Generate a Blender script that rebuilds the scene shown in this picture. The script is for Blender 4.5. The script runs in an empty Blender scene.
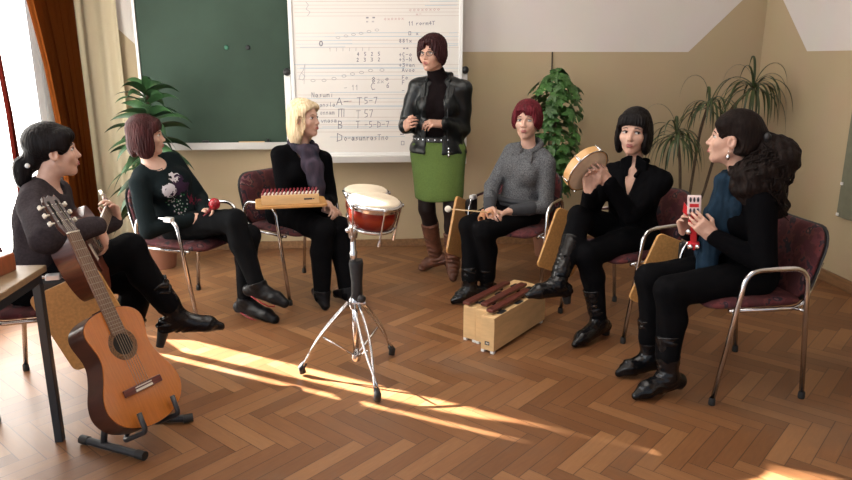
import bpy, bmesh, math, random
import numpy as np
from mathutils import Vector, Matrix
random.seed(7); rng = np.random.default_rng(5)
C = bpy.context.scene.collection
R = math.radians
V = lambda *a: np.array(a if len(a) > 1 else a[0], dtype=float)

# ------------------------------------------------------------------ camera (pinhole, 852x480)
F_PX, CAM_H, PITCH, YAW = 700.0, 1.53, R(14.5), R(4.3)
FW = V(math.sin(YAW)*math.cos(PITCH), math.cos(YAW)*math.cos(PITCH), -math.sin(PITCH))
RT = V(math.cos(YAW), -math.sin(YAW), 0.0)
UP = np.cross(RT, FW)
EYE = V(0, 0, CAM_H)
cam = bpy.data.cameras.new('camera'); camo = bpy.data.objects.new('camera', cam); C.objects.link(camo)
cam.sensor_width = 36.0; cam.lens = 36.0*F_PX/852.0; cam.clip_start = 0.05
camo.matrix_world = Matrix((( RT[0], UP[0], -FW[0], 0), (RT[1], UP[1], -FW[1], 0), (RT[2], UP[2], -FW[2], CAM_H), (0, 0, 0, 1)))
bpy.context.scene.camera = camo

def ray(x, y): return FW + RT*(x-426.0)/F_PX + UP*(240.0-y)/F_PX
def atz(x, y, z=0.0):
    d = ray(x, y); return EYE + d*((z-CAM_H)/d[2])
def aty(x, y, Y):
    d = ray(x, y); return EYE + d*(Y/d[1])
def atx(x, y, X):
    d = ray(x, y); return EYE + d*(X/d[0])
def nrm(v):
    v = np.asarray(v, float); return v/max(np.linalg.norm(v), 1e-9)

# ------------------------------------------------------------------ materials
def nd(nt, t, **kw):
    n = nt.nodes.new(t)
    for k, v in kw.items(): setattr(n, k, v)
    return n
def mat(name, col, rough=0.5, metal=0.0, var=0.0, vscale=20.0, bump=0.0, bscale=60.0, bstretch=(1, 1, 1), spec=0.5, sheen=0.0,
        coat=0.0, col2=None, subs=0.0):
    m = bpy.data.materials.new(name); m.use_nodes = True
    nt = m.node_tree; b = nt.nodes['Principled BSDF']
    b.inputs['Roughness'].default_value = rough; b.inputs['Metallic'].default_value = metal
    b.inputs['Specular IOR Level'].default_value = spec
    b.inputs['Base Color'].default_value = (*col, 1)
    if sheen: b.inputs['Sheen Weight'].default_value = sheen
    if coat: b.inputs['Coat Weight'].default_value = coat; b.inputs['Coat Roughness'].default_value = 0.08
    if subs:
        b.inputs['Subsurface Weight'].default_value = subs; b.inputs['Subsurface Radius'].default_value = (0.012, 0.004, 0.002)
        b.inputs['Subsurface Scale'].default_value = 0.6
    if var or bump or col2:
        tc = nd(nt, 'ShaderNodeTexCoord'); mp = nd(nt, 'ShaderNodeMapping'); mp.inputs['Scale'].default_value = bstretch
        nt.links.new(tc.outputs['Object'], mp.inputs['Vector'])
    if var or col2:
        n = nd(nt, 'ShaderNodeTexNoise'); n.inputs['Scale'].default_value = vscale; n.inputs['Detail'].default_value = 4
        nt.links.new(mp.outputs[0], n.inputs['Vector'])
        cr = nd(nt, 'ShaderNodeValToRGB')
        c2 = col2 if col2 else tuple(min(1, c*(1+var)) for c in col)
        c1 = col if col2 else tuple(c*(1-var) for c in col)
        cr.color_ramp.elements[0].position = 0.35; cr.color_ramp.elements[1].position = 0.65
        cr.color_ramp.elements[0].color = (*c1, 1); cr.color_ramp.elements[1].color = (*c2, 1)
        nt.links.new(n.outputs['Fac'], cr.inputs[0]); nt.links.new(cr.outputs[0], b.inputs['Base Color'])
    if bump:
        n = nd(nt, 'ShaderNodeTexNoise'); n.inputs['Scale'].default_value = bscale; n.inputs['Detail'].default_value = 3
        nt.links.new(mp.outputs[0], n.inputs['Vector'])
        bp = nd(nt, 'ShaderNodeBump'); bp.inputs['Strength'].default_value = bump; bp.inputs['Distance'].default_value = 0.01
        nt.links.new(n.outputs['Fac'], bp.inputs['Height']); nt.links.new(bp.outputs[0], b.inputs['Normal'])
    return m

class NX:                                           # tiny node-math expression helper
    def __init__(s, nt, sock): s.nt, s.s = nt, sock
    def _m(s, op, o=None, o2=None):
        n = s.nt.nodes.new('ShaderNodeMath'); n.operation = op
        for i, q in enumerate((s, o, o2)):
            if q is None: continue
            if isinstance(q, NX): s.nt.links.new(q.s, n.inputs[i])
            else: n.inputs[i].default_value = q
        return NX(s.nt, n.outputs[0])
    def __add__(s, o): return s._m('ADD', o)
    def __sub__(s, o): return s._m('SUBTRACT', o)
    def __mul__(s, o): return s._m('MULTIPLY', o)
    def __truediv__(s, o): return s._m('DIVIDE', o)
    def floor(s): return s._m('FLOOR')
    def fract(s): return s._m('FRACT')
    def mod(s, o): return s._m('FLOORED_MODULO', o)
    def lt(s, o): return s._m('LESS_THAN', o)
    def gt(s, o): return s._m('GREATER_THAN', o)
    def mn(s, o): return s._m('MINIMUM', o)
    def mx(s, o): return s._m('MAXIMUM', o)
    def ab(s): return s._m('ABSOLUTE')
    def mix(s, a, b): return a*((s*-1.0)+1.0) + b*s          # s=0 -> a, s=1 -> b

def parquet_material():
    m = bpy.data.materials.new('herringbone parquet'); m.use_nodes = True
    nt = m.node_tree; b = nt.nodes['Principled BSDF']
    g = nd(nt, 'ShaderNodeNewGeometry'); sp = nd(nt, 'ShaderNodeSeparateXYZ'); nt.links.new(g.outputs['Position'], sp.inputs[0])
    x, y = NX(nt, sp.outputs[0]), NX(nt, sp.outputs[1])
    W, n = 0.074, 5.0
    u = ((x + y)*0.70711 - 3.33)/W; v = ((x - y)*0.70711)/W
    ix, iy = u.floor(), v.floor(); fu, fv = u.fract(), v.fract()
    k = (ix - iy).mod(2*n)
    vert = k.gt(n - 0.5)
    along = vert.mix(k + fu, (k*-1.0 + (2*n - 1)) + fv)
    across = vert.mix(fv, fu)
    idx = vert.mix(ix - k, ix); idy = vert.mix(iy, iy - (k*-1.0 + (2*n - 1)))
    cv = nd(nt, 'ShaderNodeCombineXYZ'); nt.links.new(idx.s, cv.inputs[0]); nt.links.new(idy.s, cv.inputs[1]); nt.links.new(vert.s, cv.inputs[2])
    wn = nd(nt, 'ShaderNodeTexWhiteNoise'); nt.links.new(cv.outputs[0], wn.inputs['Vector'])
    rnd = NX(nt, wn.outputs['Value'])
    gap = (across.mn(across*-1.0 + 1.0)).mn(along.mn(along*-1.0 + n))       # distance to the plank edge, in plank widths
    edge = gap.lt(0.028)
    # grain stretched along the plank
    gv = nd(nt, 'ShaderNodeCombineXYZ')
    nt.links.new((along*0.35 + rnd*37.0).s, gv.inputs[0]); nt.links.new((across*2.6 + rnd*91.0).s, gv.inputs[1])
    gn = nd(nt, 'ShaderNodeTexNoise'); gn.inputs['Scale'].default_value = 2.2; gn.inputs['Detail'].default_value = 5; gn.inputs['Distortion'].default_value = 0.6
    nt.links.new(gv.outputs[0], gn.inputs['Vector'])
    tone = rnd*0.62 + NX(nt, gn.outputs['Fac'])*0.5 - 0.06
    cr = nd(nt, 'ShaderNodeValToRGB'); e = cr.color_ramp.elements
    e[0].position = 0.0; e[0].color = (0.112, 0.045, 0.017, 1)
    e[1].position = 1.0; e[1].color = (0.31, 0.157, 0.068, 1)
    q = e.new(0.5); q.color = (0.200, 0.087, 0.035, 1)
    nt.links.new(tone.s, cr.inputs[0])
    # worn greyish patches
    wn2 = nd(nt, 'ShaderNodeTexNoise'); wn2.inputs['Scale'].default_value = 1.7; wn2.inputs['Detail'].default_value = 6
    nt.links.new(g.outputs['Position'], wn2.inputs['Vector'])
    wear = ((NX(nt, wn2.outputs['Fac']) - 0.55)*4.0).mx(0.0).mn(0.45)
    m1 = nd(nt, 'ShaderNodeMix', data_type='RGBA'); nt.links.new(wear.s, m1.inputs[0]); nt.links.new(cr.outputs[0], m1.inputs[6])
    m1.inputs[7].default_value = (0.17, 0.105, 0.065, 1)
    m2 = nd(nt, 'ShaderNodeMix', data_type='RGBA'); nt.links.new((edge*0.7).s, m2.inputs[0]); nt.links.new(m1.outputs[2], m2.inputs[6])
    m2.inputs[7].default_value = (0.045, 0.02, 0.01, 1)
    nt.links.new(m2.outputs[2], b.inputs['Base Color'])
    nt.links.new((NX(nt, gn.outputs['Fac'])*0.2 + wear*0.3 + 0.27).s, b.inputs['Roughness'])
    b.inputs['Specular IOR Level'].default_value = 0.42
    bp = nd(nt, 'ShaderNodeBump'); bp.inputs['Strength'].default_value = 0.25; bp.inputs['Distance'].default_value = 0.002
    nt.links.new(((edge*-1.0) + rnd*0.7).s, bp.inputs['Height']); nt.links.new(bp.outputs[0], b.inputs['Normal'])
    return m

def upholstery_material():
    m = bpy.data.materials.new('dark red upholstery'); m.use_nodes = True
    nt = m.node_tree; b = nt.nodes['Principled BSDF']; b.inputs['Roughness'].default_value = 0.9
    tc = nd(nt, 'ShaderNodeTexCoord')
    v = nd(nt, 'ShaderNodeTexVoronoi'); v.inputs['Scale'].default_value = 20
    n = nd(nt, 'ShaderNodeTexNoise'); n.inputs['Scale'].default_value = 13; n.inputs['Detail'].default_value = 3
    nt.links.new(tc.outputs['Object'], n.inputs['Vector']); nt.links.new(tc.outputs['Object'], v.inputs['Vector'])
    cr = nd(nt, 'ShaderNodeValToRGB'); cr.color_ramp.interpolation = 'CONSTANT'; e = cr.color_ramp.elements
    e[0].position = 0; e[0].color = (0.075, 0.015, 0.018, 1); e[1].position = 0.5; e[1].color = (0.115, 0.028, 0.030, 1)
    for p, c in ((0.58, (0.028, 0.018, 0.026, 1)), (0.64, (0.19, 0.085, 0.085, 1)), (0.69, (0.09, 0.018, 0.03, 1))):
        q = e.new(p); q.color = c
    nt.links.new(n.outputs['Fac'], cr.inputs[0])
    mx = nd(nt, 'ShaderNodeMix', data_type='RGBA', blend_type='MULTIPLY'); mx.inputs[0].default_value = 0.25
    nt.links.new(cr.outputs[0], mx.inputs[6]); nt.links.new(v.outputs['Color'], mx.inputs[7]); nt.links.new(mx.outputs[2], b.inputs['Base Color'])
    return m

def translucent_material(name, col, tr, thru=0.0, op=1.0):
    m = bpy.data.materials.new(name); m.use_nodes = True
    nt = m.node_tree; nt.nodes.remove(nt.nodes['Principled BSDF'])
    out = nt.nodes['Material Output']
    d = nd(nt, 'ShaderNodeBsdfDiffuse'); d.inputs[0].default_value = (*col, 1)
    t = nd(nt, 'ShaderNodeBsdfTranslucent'); t.inputs[0].default_value = (*col, 1)
    mx = nd(nt, 'ShaderNodeMixShader'); mx.inputs[0].default_value = tr
    nt.links.new(d.outputs[0], mx.inputs[1]); nt.links.new(t.outputs[0], mx.inputs[2])
    if thru:
        p = nd(nt, 'ShaderNodeBsdfTransparent'); m2 = nd(nt, 'ShaderNodeMixShader'); m2.inputs[0].default_value = thru
        nt.links.new(mx.outputs[0], m2.inputs[1]); nt.links.new(p.outputs[0], m2.inputs[2]); nt.links.new(m2.outputs[0], out.inputs[0])
    else: nt.links.new(mx.outputs[0], out.inputs[0])
    return m

M = {}
M['chrome'] = mat('chrome', (0.62, 0.62, 0.63), 0.16, 1.0)
M['rubber'] = mat('black rubber', (0.012, 0.012, 0.012), 0.6)
M['black_steel'] = mat('black painted steel', (0.018, 0.02, 0.024), 0.4)
M['black_plastic'] = mat('black plastic', (0.015, 0.015, 0.016), 0.45)
M['upholstery'] = upholstery_material()
M['tablet_wood'] = mat('golden beech laminate', (0.50, 0.26, 0.085), 0.38, var=0.12, vscale=9, bstretch=(1, 9, 9))
M['pale_wood'] = mat('pale birch', (0.62, 0.41, 0.20), 0.5, var=0.08, vscale=7, bstretch=(1, 1, 6))
M['rosewood'] = mat('rosewood', (0.095, 0.022, 0.014), 0.35, var=0.35, vscale=12, bstretch=(1, 8, 8))
M['white_plastic'] = mat('white plastic', (0.75, 0.74, 0.72), 0.4)
M['ink'] = mat('dark ink', (0.02, 0.02, 0.03), 0.6)
M['skin'] = mat('skin', (0.47, 0.265, 0.19), 0.52, var=0.05, vscale=40, subs=0.06)
M['skin_pale'] = mat('fair skin', (0.53, 0.32, 0.24), 0.52, var=0.05, vscale=40, subs=0.06)
M['lips'] = mat('lips', (0.36, 0.105, 0.10), 0.45, spec=.3)
M['eye_white'] = mat('eye white', (0.62, 0.58, 0.55), 0.25)
M['iris'] = mat('iris', (0.02, 0.015, 0.012), 0.15)
M['brow'] = mat('eyebrow hair', (0.03, 0.018, 0.014), 0.8)
M['leather_boot'] = mat('black leather', (0.0045, 0.0045, 0.0055), 0.2, bump=0.22, bscale=42, spec=.35)
M['shoe_leather'] = mat('matt black shoe leather', (0.005, 0.005, 0.006), 0.42, bump=0.1, bscale=60, spec=.2)
M['black_knit'] = mat('black knit', (0.0026, 0.0026, 0.0034), 0.95, bump=0.15, bscale=120, spec=0.06)
M['black_trouser'] = mat('black trouser cloth', (0.0030, 0.0030, 0.0038), 0.9, bump=0.12, bscale=70, spec=0.08)

# ------------------------------------------------------------------ mesh helpers
def link_mesh(name, me, material=None, parent=None, smooth=True, origin=None):
    o = bpy.data.objects.new(name, me); C.objects.link(o)
    if material is not None:
        for q in (material if isinstance(material, (list, tuple)) else [material]): me.materials.append(q)
    if smooth: me.shade_smooth()
    if parent is not None: o.parent = parent
    return o
def obj(name, bm, material=None, parent=None, smooth=False, loc=None, sharp=None):
    bmesh.ops.recalc_face_normals(bm, faces=bm.faces[:])
    me = bpy.data.meshes.new(name); bm.to_mesh(me); bm.free()
    o = link_mesh(name, me, material, parent, smooth)
    if smooth and sharp is not None: me.set_sharp_from_angle(angle=R(sharp))
    if loc is not None: o.location = loc
    return o
def tag(o, label=None, cat=None, group=None, kind=None):
    if label: o['label'] = label
    if cat: o['category'] = cat
    if group: o['group'] = group
    if kind: o['kind'] = kind
    return o
def empty(name, loc, rz=0.0, label=None, cat=None, group=None):
    o = bpy.data.objects.new(name, None); C.objects.link(o); o.empty_display_size = 0.05
    o.location = loc; o.rotation_euler = (0, 0, rz); return tag(o, label, cat, group)
def copy_tree(o, parent=None):
    c = o.copy(); C.objects.link(c)
    if parent is not None: c.parent = parent
    for ch in list(o.children): copy_tree(ch, c)
    return c

def frame_z(axis, hint=None):
    z = nrm(axis)
    h = V(0, 0, 1) if hint is None else np.asarray(hint, float)
    if abs(np.dot(nrm(h), z)) > 0.98: h = V(0, 1, 0) if abs(z[1]) < 0.9 else V(1, 0, 0)
    x = nrm(np.cross(h, z)); y = np.cross(z, x)
    return x, y, z
def box(bm, c, s, rot=None, bev=0.0, seg=2):
    """box of full size s centred at c; rot = 3 column axes"""
    bb = bmesh.new(); bmesh.ops.create_cube(bb, size=1.0)
    bmesh.ops.scale(bb, vec=s, verts=bb.verts)
    if bev: bmesh.ops.bevel(bb, geom=bb.edges[:], offset=bev, segments=seg, profile=0.5, affect='EDGES')
    M4 = Matrix.Identity(4)
    if rot is not None:
        for i in range(3):
            for j in range(3): M4[j][i] = rot[i][j]
    M4.translation = Vector(c)
    bmesh.ops.transform(bb, matrix=M4, verts=bb.verts)
    me = bpy.data.meshes.new('t'); bb.to_mesh(me); bb.free(); bm.from_mesh(me); bpy.data.meshes.remove(me)
def tube(bm, pts, r, seg=10, cap=True, closed=False):
    pts = [np.asarray(p, float) for p in pts]; n = len(pts)
    rs = r if hasattr(r, '__len__') else [r]*n
    t0 = nrm(pts[1]-pts[0]); x, y, _ = frame_z(t0)
    rings = []
    for i, p in enumerate(pts):
        if closed: t = nrm(pts[(i+1) % n]-pts[i-1])
        else: t = nrm(pts[min(i+1, n-1)]-pts[max(i-1, 0)])
        x = nrm(x - t*np.dot(x, t)); y = np.cross(t, x)
        rings.append([bm.verts.new(p + (x*math.cos(a)+y*math.sin(a))*rs[i]) for a in [2*math.pi*j/seg for j in range(seg)]])
    m = n if closed else n-1
    for i in range(m):
        a, b = rings[i], rings[(i+1) % n]
        for j in range(seg): bm.faces.new((a[j], a[(j+1) % seg], b[(j+1) % seg], b[j]))
    if cap and not closed:
        bm.faces.new(rings[0][::-1]); bm.faces.new(rings[-1])
def bend(pts, rad, n=6):
    """round the inner corners of a polyline"""
    pts = [np.asarray(p, float) for p in pts]; out = [pts[0]]
    for i in range(1, len(pts)-1):
        a, b, c = pts[i-1], pts[i], pts[i+1]
        u, w = nrm(a-b), nrm(c-b); d = min(rad, 0.45*np.linalg.norm(a-b), 0.45*np.linalg.norm(c-b))
        for k in range(n+1):
            t = k/n; out.append((b+u*d)*(1-t)**2 + b*2*t*(1-t) + (b+w*d)*t*t)
    out.append(pts[-1]); return out
def lathe(bm, prof, c=(0, 0, 0), axis=(0, 0, 1), seg=32, hint=None, closed=False):
    x, y, z = frame_z(axis, hint); c = np.asarray(c, float); rings = []
    for r, h in prof:
        if r < 1e-6: rings.append([bm.verts.new(c+z*h)])
        else: rings.append([bm.verts.new(c + z*h + (x*math.cos(2*math.pi*j/seg)+y*math.sin(2*math.pi*j/seg))*r) for j in range(seg)])
    prs = list(zip(rings[:-1], rings[1:])) + ([(rings[-1], rings[0])] if closed else [])
    for a, b in prs:
        if len(a) == 1 and len(b) == 1: continue
        for j in range(seg):
            k = (j+1) % seg
            if len(a) == 1: bm.faces.new((a[0], b[k], b[j]))
            elif len(b) == 1: bm.faces.new((a[j], a[k], b[0]))
            else: bm.faces.new((a[j], a[k], b[k], b[j]))
def ball(bm, c, r, sub=2, scale=None, rot=None):
    M4 = Matrix.Identity(4)
    s = scale if scale is not None else (1, 1, 1)
    ax = rot if rot is not None else ((1, 0, 0), (0, 1, 0), (0, 0, 1))
    for i in range(3):
        for j in range(3): M4[j][i] = float(ax[i][j])*s[i]*r
    M4.translation = Vector(c)
    bmesh.ops.create_icosphere(bm, subdivisions=sub, radius=1.0, matrix=M4)
def prism(bm, poly, thick, c=(0, 0, 0), ax=None, bev=0.0):
    """extrude a 2D polygon (ax[0], ax[1]) by thick along ax[2]"""
    ax = ax if ax is not None else (V(1, 0, 0), V(0, 1, 0), V(0, 0, 1)); c = np.asarray(c, float)
    lo = [bm.verts.new(c+ax[0]*p[0]+ax[1]*p[1]) for p in poly]; hi = [bm.verts.new(c+ax[0]*p[0]+ax[1]*p[1]+ax[2]*thick) for p in poly]
    n = len(poly); f = [bm.faces.new(lo[::-1]), bm.faces.new(hi)]
    for i in range(n): f.append(bm.faces.new((lo[i], lo[(i+1) % n], hi[(i+1) % n], hi[i])))
    if bev:
        es = [e for q in f[:2] for e in q.edges]
        bmesh.ops.bevel(bm, geom=es, offset=bev, segments=2, profile=0.5, affect='EDGES')
def rrect(w, h, r, n=5):
    out = []
    for cx, cy, a0 in ((w/2-r, h/2-r, 0), (-w/2+r, h/2-r, 90), (-w/2+r, -h/2+r, 180), (w/2-r, -h/2+r, 270)):
        for k in range(n+1):
            a = R(a0+90*k/n); out.append((cx+r*math.cos(a), cy+r*math.sin(a)))
    return out

# ------------------------------------------------------------------ signed-distance sculpting -> surface nets
def rotm(right, fwd, up): return np.stack([nrm(right), nrm(fwd), nrm(up)], 1)
def frame_head(fwd, up=(0, 0, 1), roll=0.0):
    f = nrm(fwd); r = nrm(np.cross(f, up)); u = np.cross(r, f)
    if roll:
        c, s = math.cos(roll), math.sin(roll); r, u = r*c+u*s, u*c-r*s
    return np.stack([r, f, u], 1)
class Sdf:
    def __init__(s): s.p = []
    def cone(s, a, b, r1, r2, k=0.02, op='+'): s.p.append(('c', V(a), V(b), r1, r2, k, op)); return s
    def ell(s, c, r, Rm=None, k=0.02, op='+'): s.p.append(('e', V(c), V(r), np.eye(3) if Rm is None else Rm, None, k, op)); return s
    def boxx(s, c, hs, rad, Rm=None, k=0.02, op='+'): s.p.append(('b', V(c), V(hs), np.eye(3) if Rm is None else Rm, rad, k, op)); return s
    def cut(s, o, n, k=0.004): s.p.append(('p', V(o), nrm(n), None, None, k, 'i')); return s      # keeps the side n points away from
    def chain(s, pts, rs, k=0.02, op='+'):
        for i in range(len(pts)-1): s.cone(pts[i], pts[i+1], rs[i], rs[i+1], k, op)
        return s
    def bounds(s):
        lo, hi = np.full(3, 1e9), np.full(3, -1e9)
        for q in s.p:
            if q[6] != '+': continue
            a, b = s._bb(q); lo = np.minimum(lo, a); hi = np.maximum(hi, b)
        return lo, hi
    @staticmethod
    def _bb(q):
        if q[0] == 'c':
            r = max(q[3], q[4]); return np.minimum(q[1], q[2])-r, np.maximum(q[1], q[2])+r
        ext = np.abs(q[3]) @ (q[2] + (q[4] or 0.0)); return q[1]-ext, q[1]+ext
    def mesh(s, h, inflate=0.0, disp=None):
        lo, hi = s.bounds(); pad = inflate+3.5*h+0.004
        lo = lo-pad; hi = hi+pad; n = np.ceil((hi-lo)/h).astype(int)+1
        f = np.full(n, 0.08, np.float32)
        ax = [lo[i]+h*np.arange(n[i]) for i in range(3)]
        for q in s.p:
            if q[0] == 'p':
                d = ((ax[0]-q[1][0])*q[2][0])[:, None, None]+((ax[1]-q[1][1])*q[2][1])[None, :, None]+((ax[2]-q[1][2])*q[2][2])[None, None, :]
                if inflate: d = d+inflate*0
                f = np.maximum(f, d.astype(np.float32)-0.0 if not inflate else d.astype(np.float32)+np.float32(inflate)); continue
            a, b = s._bb(q); m = inflate+q[5]+2.5*h+0.01
            i0 = np.clip(np.floor((a-m-lo)/h).astype(int), 0, n-1); i1 = np.clip(np.ceil((b+m-lo)/h).astype(int)+1, 1, n)
            if (i1 <= i0).any(): continue
            X = (ax[0][i0[0]:i1[0]])[:, None, None]; Y = (ax[1][i0[1]:i1[1]])[None, :, None]; Z = (ax[2][i0[2]:i1[2]])[None, None, :]
            X = X-q[1][0]; Y = Y-q[1][1]; Z = Z-q[1][2]
            if q[0] == 'c':
                ba = q[2]-q[1]; L2 = max(float(ba@ba), 1e-10)
                t = np.clip((X*ba[0]+Y*ba[1]+Z*ba[2])/L2, 0, 1)
                d = np.sqrt((X-t*ba[0])**2+(Y-t*ba[1])**2+(Z-t*ba[2])**2)-(q[3]+(q[4]-q[3])*t)
            else:
                Rm = q[3]; P = [X*Rm[0, j]+Y*Rm[1, j]+Z*Rm[2, j] for j in range(3)]
                if q[0] == 'e':
                    r = q[2]; k0 = np.sqrt((P[0]/r[0])**2+(P[1]/r[1])**2+(P[2]/r[2])**2); k1 = np.sqrt((P[0]/r[0]**2)**2+(P[1]/r[1]**2)**2+(P[2]/r[2]**2)**2)
                    d = k0*(k0-1)/np.maximum(k1, 1e-6)
                else:
                    Q = [np.abs(P[j])-q[2][j] for j in range(3)]
                    d = np.sqrt(np.maximum(Q[0], 0)**2+np.maximum(Q[1], 0)**2+np.maximum(Q[2], 0)**2)+np.minimum(np.maximum(np.maximum(Q[0], Q[1]), Q[2]), 0)-q[4]
            sl = (slice(i0[0], i1[0]), slice(i0[1], i1[1]), slice(i0[2], i1[2])); g = f[sl]; d = d.astype(np.float32); k = max(q[5], 1e-5)
            if q[6] == '+':
                hh = np.maximum(k-np.abs(g-d), 0)/k; f[sl] = np.minimum(g, d)-hh*hh*k*0.25
            elif q[6] == '-':
                d = -d; hh = np.maximum(k-np.abs(g-d), 0)/k; f[sl] = np.maximum(g, d)+hh*hh*k*0.25
        f = f-np.float32(inflate)
        if disp is not None: f = f+disp(*np.meshgrid(*ax, indexing='ij', sparse=True)).astype(np.float32)
        return surface_nets(f, lo, h)
def surface_nets(f, lo, h):
    neg = f < 0; c = np.zeros(np.array(f.shape)-1, np.uint8)
    sh = [(i, j, k) for i in (0, 1) for j in (0, 1) for k in (0, 1)]
    cut = lambda A, o: A[o[0]:A.shape[0]-1+o[0], o[1]:A.shape[1]-1+o[1], o[2]:A.shape[2]-1+o[2]]
    for o in sh: c += cut(neg, o)
    I = np.argwhere((c > 0) & (c < 8)); vid = np.full(c.shape, -1, np.int32); vid[I[:, 0], I[:, 1], I[:, 2]] = np.arange(len(I))
    val = {o: f[I[:, 0]+o[0], I[:, 1]+o[1], I[:, 2]+o[2]] for o in sh}
    acc = np.zeros((len(I), 3)); cnt = np.zeros(len(I))
    for a in range(3):
        for o in sh:
            if o[a]: continue
            o2 = tuple(1 if q == a else o[q] for q in range(3)); va, vb = val[o], val[o2]
            x = (va < 0) != (vb < 0); t = np.where(x, va/np.where(x, va-vb, 1), 0)
            p = np.tile(np.array(o, float), (len(I), 1)); p[:, a] += t
            acc[x] += p[x]; cnt[x] += 1
    P = lo+h*(I+acc/cnt[:, None])
    quads = []
    for a in range(3):
        b, d = (a+1) % 3, (a+2) % 3
        s0 = [slice(1, -1)]*3; s1 = [slice(1, -1)]*3; s0[a] = slice(0, -1); s1[a] = slice(1, None)
        n0, n1 = neg[tuple(s0)], neg[tuple(s1)]; E = np.argwhere(n0 != n1)
        if not len(E): continue
        inside = n0[E[:, 0], E[:, 1], E[:, 2]]
        E = E.copy(); E[:, b] += 1; E[:, d] += 1
        def g(db, dd):
            q = E.copy(); q[:, b] += db; q[:, d] += dd; return vid[q[:, 0], q[:, 1], q[:, 2]]
        Q = np.stack([g(-1, -1), g(0, -1), g(0, 0), g(-1, 0)], 1); Q[~inside] = Q[~inside][:, ::-1]; quads.append(Q)
    Q = np.concatenate(quads); Q = Q[(Q >= 0).all(1)]
    # one light smoothing pass
    return P, Q
def smooth(P, Q, it=1, lam=0.5):
    for _ in range(it):
        S = np.zeros_like(P); n = np.zeros(len(P))
        for a, b in ((0, 1), (1, 2), (2, 3), (3, 0)):
            np.add.at(S, Q[:, a], P[Q[:, b]]); np.add.at(S, Q[:, b], P[Q[:, a]]); np.add.at(n, Q[:, a], 1); np.add.at(n, Q[:, b], 1)
        P = P*(1-lam)+lam*S/np.maximum(n, 1)[:, None]
    return P
def np_mesh(name, P, Q):
    me = bpy.data.meshes.new(name); me.vertices.add(len(P)); me.vertices.foreach_set('co', P.astype(np.float32).ravel())
    me.loops.add(Q.size); me.loops.foreach_set('vertex_index', Q.astype(np.int32).ravel())
    me.polygons.add(len(Q)); me.polygons.foreach_set('loop_start', np.arange(0, Q.size, 4, dtype=np.int32))
    me.update(calc_edges=True); me.validate(); return me
def sculpt(name, sdf, h, material, parent=None, origin=(0, 0, 0), inflate=0.0, disp=None, it=1):
    P, Q = sdf.mesh(h, inflate, disp)
    if it: P = smooth(P, Q, it)
    return link_mesh(name, np_mesh(name, P-V(origin), Q), material, parent)
def wrinkle(amp=0.003, s=30.0, seed=0, stretch=(1, 1, 1)):
    r = np.random.default_rng(seed); W = [(r.normal(size=3)*V(stretch)*s*(0.6+0.8*r.random()), r.random()*6.3) for _ in range(5)]
    def f(X, Y, Z):
        d = 0
        for w, p in W: d = d+np.sin(X*w[0]+Y*w[1]+Z*w[2]+p)
        return d*(amp/2.5)
    return f
# ================================================================== the room
XL, XR, YB, ZC = -2.37, 3.19, 5.72, 3.1
YF = -1.2
def struct(name, bm, m, smooth=False): return tag(obj(name, bm, m, None, smooth), kind='structure')
M['floor'] = parquet_material()
def wall_material():
    """two-tone paint: ochre dado that steps up diagonally at the corners, off-white above"""
    m = bpy.data.materials.new('two tone wall paint'); m.use_nodes = True
    nt = m.node_tree; b = nt.nodes['Principled BSDF']; b.inputs['Roughness'].default_value = 0.75; b.inputs['Specular IOR Level'].default_value = 0.25
    g = nd(nt, 'ShaderNodeNewGeometry'); sp = nd(nt, 'ShaderNodeSeparateXYZ'); nt.links.new(g.outputs['Position'], sp.inputs[0])
    x, y, z = (NX(nt, sp.outputs[i]) for i in range(3))
    dx = (x*-1.0 + XR).mn(x - XL); dy = y*-1.0 + YB
    dist = dx.mx(dy)                                            # distance from the corner along whichever wall this is
    h = ((dist*-1.0 + 0.62).mx(0.0))*0.98 + 1.585
    up = z.gt(h)
    up = NX(nt, up.s)
    n = nd(nt, 'ShaderNodeTexNoise'); n.inputs['Scale'].default_value = 3; n.inputs['Detail'].default_value = 5; nt.links.new(g.outputs['Position'], n.inputs['Vector'])
    m1 = nd(nt, 'ShaderNodeMix', data_type='RGBA'); nt.links.new(up.s, m1.inputs[0])
    m1.inputs[6].default_value = (0.47, 0.372, 0.237, 1); m1.inputs[7].default_value = (0.69, 0.64, 0.60, 1)
    m2 = nd(nt, 'ShaderNodeMix', data_type='RGBA', blend_type='MULTIPLY'); m2.inputs[0].default_value = 0.12
    nt.links.new(m1.outputs[2], m2.inputs[6]); nt.links.new(n.outputs['Color'], m2.inputs[7]); nt.links.new(m2.outputs[2], b.inputs['Base Color'])
    bp = nd(nt, 'ShaderNodeBump'); bp.inputs['Strength'].default_value = 0.1; bp.inputs['Distance'].default_value = 0.004
    n2 = nd(nt, 'ShaderNodeTexNoise'); n2.inputs['Scale'].default_value = 90; nt.links.new(g.outputs['Position'], n2.inputs['Vector'])
    nt.links.new(n2.outputs['Fac'], bp.inputs['Height']); nt.links.new(bp.outputs[0], b.inputs['Normal'])
    return m
M['wall'] = wall_material()
M['ceiling'] = mat('ceiling white', (0.72, 0.70, 0.66), 0.9)
M['baseboard'] = mat('brown skirting wood', (0.21, 0.11, 0.05), 0.45, var=0.2, vscale=6, bstretch=(8, 1, 8))
M['frame_white'] = mat('white window paint', (0.72, 0.71, 0.68), 0.4)

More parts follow.
